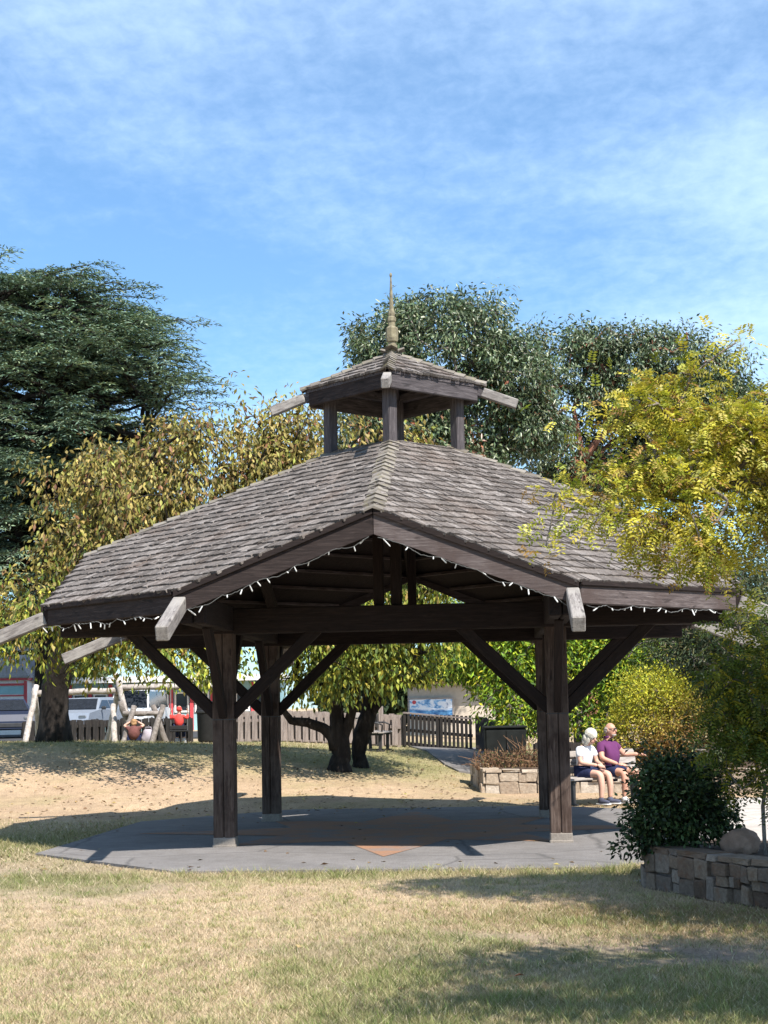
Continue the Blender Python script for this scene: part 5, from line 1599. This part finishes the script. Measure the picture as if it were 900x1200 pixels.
# man: purple polo, sunglasses, arm along the bench
mt = thing('person', 'seated balding person in sunglasses and purple polo shirt with one arm stretched out', 'person', (BX + .13, BY + .075, 0.01), BR + math.radians(14))
hd2 = (0, -.03, 1.24)
n_ = dict(pelvis=((0, .07, .54), .14), waist=((0, .02, .70), .165), chest=((0, .05, .93), .155), neck0=((0, .03, 1.07), .07), neck=((0, .0, 1.13), .058), head=((0, -.01, 1.19), .06))
n_.update(shl=((-.18, .05, 1.0), .068), ell=((-.26, -.04, .76), .048), wrl=((-.12, -.27, .66), .032), shr=((.18, .05, 1.0), .068), elr=((.36, -.04, .80), .05), wrr=((.47, -.26, .81), .033))
for nm, s in (('l', -1), ('r', 1)):
    n_['hip' + nm] = ((s * .11, .0, .52), .105); n_['kn' + nm] = ((s * .17, -.43, .53), .072); n_['cf' + nm] = ((s * .175, -.45, .34), .062); n_['an' + nm] = ((s * .18, -.43, .10), .04)
def ex2(bm):
    global Rw
    Rw = head_into(bm, hd2, .28, .04, 1.04)
    fingers_into(bm, (-.12, -.27, .66), (.5, -.8, -.1), (-.2, -.2, .9), 1, .5, 1.1)
    fingers_into(bm, (.47, -.26, .81), (.35, -.9, -.1), (.2, 0, .9), -1, .4, 1.1)
skin('body', n_, ed, M['skin_tan'], mt, 2, ex2)
face(mt, hd2, Rw, True, 1.04)
hair(mt, 'hair', hd2, Rw, [((0, .06, -.01), (.078, .045, .07)), ((-.068, .03, -.01), (.02, .05, .05)), ((.068, .03, -.01), (.02, .05, .05))], M['grey_hair'])
hair(mt, 'beard', hd2, Rw, [((0, -.06, -.085), (.05, .045, .035))], M['grey_hair'])
skin('shirt', dict(pelvis=((0, .06, .56), .165), waist=((0, -.035, .70), .208), chest=((0, .03, .92), .18), neck=((0, .025, 1.075), .08), shl=((-.185, .05, .995), .084), ell=((-.24, -.01, .83), .068), shr=((.185, .05, .995), .084), elr=((.29, .0, .88), .068)),
     [('pelvis', 'waist'), ('waist', 'chest'), ('chest', 'neck'), ('chest', 'shl'), ('shl', 'ell'), ('chest', 'shr'), ('shr', 'elr')], M['purple_cotton'], mt)
MB().lathe([(.072, 0), (.078, .02), (.07, .045)], (0, .02, 1.09), 14).build('collar', M['purple_cotton'], mt, True)
skin('shorts', dict(p=((0, .07, .54), .158), hl=((-.11, .0, .52), .12), hr=((.11, .0, .52), .12), kl=((-.16, -.33, .53), .1), kr=((.16, -.33, .53), .1)), [('p', 'hl'), ('p', 'hr'), ('hl', 'kl'), ('hr', 'kr')], M['navy_cotton'], mt)
for s in (-1, 1): shoe(mt, (s * .18, -.43, .10), (s * .2, -1), M['shoe_white'])

# child on the swing, seen from behind, and the crouching grown up
ct = thing('person', 'child in a red top and dark trousers sitting on the swing holding its ropes', 'person', tuple(seat_c), math.radians(180))
n_ = dict(pelvis=((0, .0, .06), .085), chest=((0, .02, .26), .085), neck=((0, .0, .38), .035), head=((0, -.02, .43), .04))
for nm, s in (('l', -1), ('r', 1)):
    n_['sh' + nm] = ((s * .1, .02, .33), .038); n_['el' + nm] = ((s * .2, -.03, .27), .03); n_['wr' + nm] = ((s * .21, -.03, .43), .022)
    n_['hip' + nm] = ((s * .06, -.02, .05), .06); n_['kn' + nm] = ((s * .08, -.25, .03), .045); n_['cf' + nm] = ((s * .08, -.26, -.1), .04); n_['an' + nm] = ((s * .08, -.22, -.26), .028)
edc = [('pelvis', 'chest'), ('chest', 'neck'), ('neck', 'head')]
for nm in 'lr': edc += [('chest', 'sh' + nm), ('sh' + nm, 'el' + nm), ('el' + nm, 'wr' + nm), ('pelvis', 'hip' + nm), ('hip' + nm, 'kn' + nm), ('kn' + nm, 'cf' + nm), ('cf' + nm, 'an' + nm)]
def ex3(bm):
    head_into(bm, (0, -.03, .49), 0, .2, .85)
    for s in (-1, 1): fingers_into(bm, (s * .21, -.03, .43), (0, 0, 1), (s, .3, 0), s, 1.2, .7)
skin('body', n_, edc, M['skin'], ct, 2, ex3)
skin('hood', dict(a=((0, .02, .44), .07), b=((0, -.0, .52), .075), c=((0, -.02, .56), .05)), [('a', 'b'), ('b', 'c')], M['red_cotton'], ct)
skin('top', dict(p=((0, .0, .08), .125), c=((0, .02, .27), .14), n=((0, .0, .38), .075), sl=((-.11, .02, .33), .055), el=((-.2, -.03, .27), .045), sr=((.11, .02, .33), .055), er=((.2, -.03, .27), .045), wl=((-.21, -.03, .38), .035), wr=((.21, -.03, .38), .035)),
     [('p', 'c'), ('c', 'n'), ('c', 'sl'), ('sl', 'el'), ('el', 'wl'), ('c', 'sr'), ('sr', 'er'), ('er', 'wr')], M['red_cotton'], ct, 2, lambda bm: blob_into(bm, (0, .015, .22), (.115, .105, .175), 3))
skin('trousers', dict(p=((0, 0, .06), .098), hl=((-.06, -.02, .05), .07), hr=((.06, -.02, .05), .07), kl=((-.08, -.25, .03), .056), kr=((.08, -.25, .03), .056), al=((-.08, -.23, -.2), .045), ar=((.08, -.23, -.2), .045)),
     [('p', 'hl'), ('p', 'hr'), ('hl', 'kl'), ('hr', 'kr'), ('kl', 'al'), ('kr', 'ar')], M['navy_cotton'], ct)
for s in (-1, 1): shoe(ct, (s * .08, -.22, -.24), (0, -1), M['shoe_white'])
kp = gp(157, 37.7); kp.z += .1
kt = thing('person', 'person in a maroon top crouching by the logs, hands raised to the head', 'person', tuple(kp), math.radians(185)); kt.scale = (.8, .8, .66)
hd3 = (0, -.04, .80)
n_ = dict(pelvis=((0, .05, .2), .13), waist=((0, .03, .34), .13), chest=((0, .02, .52), .14), neck0=((0, .0, .65), .06), neck=((0, -.02, .70), .05), head=((0, -.03, .76), .055))
for nm, s in (('l', -1), ('r', 1)):
    n_['sh' + nm] = ((s * .16, .02, .6), .06); n_['el' + nm] = ((s * .30, -.04, .68), .044); n_['wr' + nm] = ((s * .11, -.08, .82), .03)
    n_['hip' + nm] = ((s * .1, -.02, .2), .09); n_['kn' + nm] = ((s * .15, -.36, .36), .068); n_['cf' + nm] = ((s * .14, -.3, .2), .055); n_['an' + nm] = ((s * .13, -.18, .08), .038)
def ex4(bm):
    global Rw
    Rw = head_into(bm, hd3, 0, .1, 1.0)
    for s in (-1, 1): fingers_into(bm, (s * .11, -.08, .82), (-s * .6, -.1, .6), (s, -.2, .3), s, .6)
skin('body', n_, ed, M['skin'], kt, 2, ex4)
hair(kt, 'hair', hd3, Rw, [((0, .02, .03), (.088, .1, .1)), ((0, .06, -.05), (.085, .05, .09))], M['blond_hair'])
skin('top', dict(p=((0, .05, .2), .145), w=((0, .03, .34), .15), c=((0, .02, .52), .16), n=((0, .0, .64), .075), sl=((-.17, .02, .6), .078), el=((-.26, -.02, .65), .062), sr=((.17, .02, .6), .078), er=((.26, -.02, .65), .062)),
     [('p', 'w'), ('w', 'c'), ('c', 'n'), ('c', 'sl'), ('sl', 'el'), ('c', 'sr'), ('sr', 'er')], M['maroon_cotton'], kt, 2, lambda bm: blob_into(bm, (0, .03, .42), (.185, .16, .27), 3))
skin('trousers', dict(p=((0, .05, .2), .14), hl=((-.1, -.02, .2), .1), hr=((.1, -.02, .2), .1), kl=((-.15, -.36, .36), .08), kr=((.15, -.36, .36), .08), al=((-.13, -.2, .12), .055), ar=((.13, -.2, .12), .055)),
     [('p', 'hl'), ('p', 'hr'), ('hl', 'kl'), ('hr', 'kr'), ('kl', 'al'), ('kr', 'ar')], M['navy_cotton'], kt)
for s in (-1, 1): shoe(kt, (s * .13, -.18, .10), (s * .2, -1), M['shoe_navy'])
pb = gp(174, 37.9); pb.z += .1
bg = thing('cloth_bag', 'pale cloth bag on the grass between the crouching person and the logs', 'bag', tuple(pb))
bm = bmesh.new(); blob_into(bm, (0, 0, .17), (.17, .12, .2), 3)
from mathutils import noise as mnz
for v in bm.verts:
    v.co += v.co.normalized() * .05 * mnz.noise(v.co * 7); v.co.z = max(v.co.z, .0)
me = bpy.data.meshes.new('bag_body'); bm.to_mesh(me); bm.free(); me.materials.append(M['pale_cloth']); me.polygons.foreach_set('use_smooth', [True] * len(me.polygons)); link('bag_body', me, bg)
MB().tube([(-.08, 0, .3), (-.06, 0, .42), (.06, 0, .42), (.08, 0, .3)], .012, 6).build('strap', M['pale_cloth'], bg, True)

# ------------------------------------------------------------------ turf: individual blades where the photograph shows them
rngg = np.random.default_rng(5)
def blades(n, y0, y1, hmul, wmul, power, tuft=0):
    m = n // tuft if tuft else n
    u = rngg.uniform(0, 1, m)
    y = (y0 ** -power + u * (y1 ** -power - y0 ** -power)) ** (-1 / power)
    x = rngg.uniform(-1, 1, m) * (y * .26 + .55)
    if tuft:
        sz = np.repeat(rngg.uniform(.015, .06, m), tuft)
        x = np.repeat(x, tuft) + rngg.normal(size=m * tuft) * sz; y = np.repeat(y, tuft) + rngg.normal(size=m * tuft) * sz
    lu, lv = to_local(x, y)
    ok = ~in_poly(lu, lv, [(a * .993, b * .993) for a, b in PAD])
    ok &= ~in_poly(x, y, [(2.4, 15.35), (18, 15.35), (19, 27.5), (4.6, 27.5), (4.3, 17.1), (3.0, 16.2)])
    ok &= ~in_poly(x, y, [(2.7, 16.4), (2.38, 14.75), (2.86, 13.65), (3.3, 12.9), (4.6, 12.2), (9, 12), (9, 15.6), (3.6, 15.8)])
    ok &= ~((y > 33.2) & (x > np.interp(y, [33.2, 34, 36, 38, 41.4], [1.5, 1.25, 1.02, .92, .55])))
    ok &= ~((y > 29.4) & (x > 1.65))
    x, y = x[ok], y[ok]
    c, g, b = ground_color(x, y)
    keep = rngg.uniform(size=len(x)) < np.clip(1.05 - 1.25 * b + .5 * g, .05, 1)
    x, y, c, g = x[keep], y[keep], c[keep], g[keep]
    n = len(x)
    z = ground(x, y) + (fnoise(x, y, .35, 5, 2) - .5) * .05 - .008
    lu, lv = to_local(x, y)
    z = np.where((np.abs(lu) < 5.2) & (np.abs(lv) < 5.6), np.minimum(z, -.015), z)
    h = hmul * rngg.uniform(.4, 1.2, n) * (.8 + .5 * g) * np.where((lv > -5.6) & (lv < -4.8), 1.35, 1)
    a = rngg.uniform(0, 2 * np.pi, n); lean = rngg.normal(0, .75, (n, 2)) * h[:, None]
    w = wmul * rngg.uniform(.6, 1.3, n)
    P = np.stack([x, y, z], 1)
    s = np.stack([np.cos(a) * w, np.sin(a) * w, np.zeros(n)], 1)
    tip = P + np.stack([lean[:, 0], lean[:, 1], h], 1)
    V = np.stack([P - s, P + s, tip], 1).reshape(-1, 3)
    pal = rngg.uniform(size=n)[:, None]
    cc_ = c * rngg.uniform(.65, 1.35, (n, 1))
    cc_ = np.where(pal < .10, np.array([.15, .2, .055]), cc_); cc_ = np.where(pal > .93, np.array([.62, .51, .37]), cc_)
    return V, np.repeat(np.clip(cc_, .01, .8), 3, 0)
V1, c1 = blades(360000, 7.6, 17.5, .042, .0036, 1.0)
V2, c2 = blades(120000, 17.5, 42, .05, .007, 1.0)
V3, c3 = blades(62000, 7.7, 17.0, .066, .0036, 1.0, 30)
c3 = np.clip(c3 * np.array([.8, .95, .7]), 0, 1)
V = np.concatenate([V1, V2, V3]); c_ = np.concatenate([c1, c2, c3])
gr_o = link('grass', arrays_mesh('grass', V, np.arange(len(V)).reshape(-1, 3), M['grass'], c_))
tag(gr_o, 'short dry straw coloured turf with green tufts', 'grass', None, 'stuff')

n = 5200
ly = rngg.uniform(16.5, 37, n); lx = rngg.uniform(-1, 1, n) * (ly * .27 + .5)
lk = rngg.uniform(size=n) < np.where(ly > 25.5, .9, .22) * (.3 + fnoise(lx, ly, .5, 41, 3))
lx, ly = lx[lk], ly[lk]
lu, lv = to_local(lx, ly)
onp = in_poly(lu, lv, PAD)
lk = ~((lx > 1.7) & (ly > 28)) & ~(in_poly(lx, ly, [(2.4, 15.2), (18, 15.2), (19, 27.5), (4.6, 27.5), (4.0, 17.1)])) & ~(onp & (np.abs(lv) < 4) & (rngg.uniform(size=len(lx)) < .8))
lx, ly, onp, lu, lv = lx[lk], ly[lk], onp[lk], lu[lk], lv[lk]
lz = np.where(onp, .021, ground(lx, ly) + (fnoise(lx, ly, .35, 5, 2) - .5) * .05 + .014)
lz = np.where(~onp & (np.abs(lu) < 5.2) & (np.abs(lv) < 5.6), .004, lz)
n = len(lx)
D = rngg.normal(size=(n, 3)) * np.array([1, 1, .12]); N = np.array([0, 0, 1.0]) + rngg.normal(size=(n, 3)) * .25
lt = leaves('leaf_litter', np.stack([lx, ly, lz], 1), D, N, .085 * rngg.uniform(.6, 1.2, n), .045, pick(rngg, n, [(.16, .095, .05), (.26, .17, .07), (.09, .055, .035), (.36, .28, .1)], [3, 2, 2, 1]), M['leaf'], None)
tag(lt, 'small dry leaves scattered over the bank and the edge of the pad', 'leaf litter', None, 'stuff')

# a few fallen leaves that can be counted
fl = []
for i in range(5):
    r = random.Random(90 + i); mb = MB()
    pts = [(0, -.05, .0), (.03, -.03, .008), (.035, .01, .012), (.0, .06, .004), (-.034, .012, .014), (-.03, -.028, .006)]
    pts = [(x * r.uniform(.85, 1.15), y * r.uniform(.85, 1.15), z * r.uniform(.5, 2)) for x, y, z in pts]
    mb.add(pts + [(0, 0, .002)], [(6, k, (k + 1) % 6) for k in range(6)])
    mb.tube([(0, -.05, .001), (.008, -.085, .006)], .0025, 4)
    fl.append(mb.mesh('fallen_leaf', plain('fallen_leaf_%d' % i, [(.42, .17, .08), (.5, .38, .12), (.3, .13, .07), (.55, .42, .2), (.36, .26, .12)][i], .8, .2, .2)))
for i, (px, py, lab) in enumerate(((608, 1143, 'rust red fallen leaf on the shaded turf, nearest the bottom right'), (662, 1110, 'pale yellow fallen leaf on the bare earth patch of the lawn'),
                                  (470, 1160, 'dark red brown fallen leaf on the turf near the bottom middle'), (588, 1117, 'cream fallen leaf at the edge of the shade on the lawn'), (350, 1110, 'tan fallen leaf on the sunny straw coloured turf'))):
    d = at(px, py, 10); k = (EYE - .03) / (EYE - d.z); x, y = d.x * k, 10 * k
    o = link('fallen_leaf', fl[i]); o.location = (x, y, (float(fnoise(x, y, .35, 5, 2)) - .5) * .05 + .022)
    o.rotation_euler = (rnd.uniform(-.3, .3), rnd.uniform(-.3, .3), rnd.uniform(0, 6.28)); o.scale = (.7, .7, .7)
    tag(o, lab, 'leaf', 'fallen leaves on the lawn')
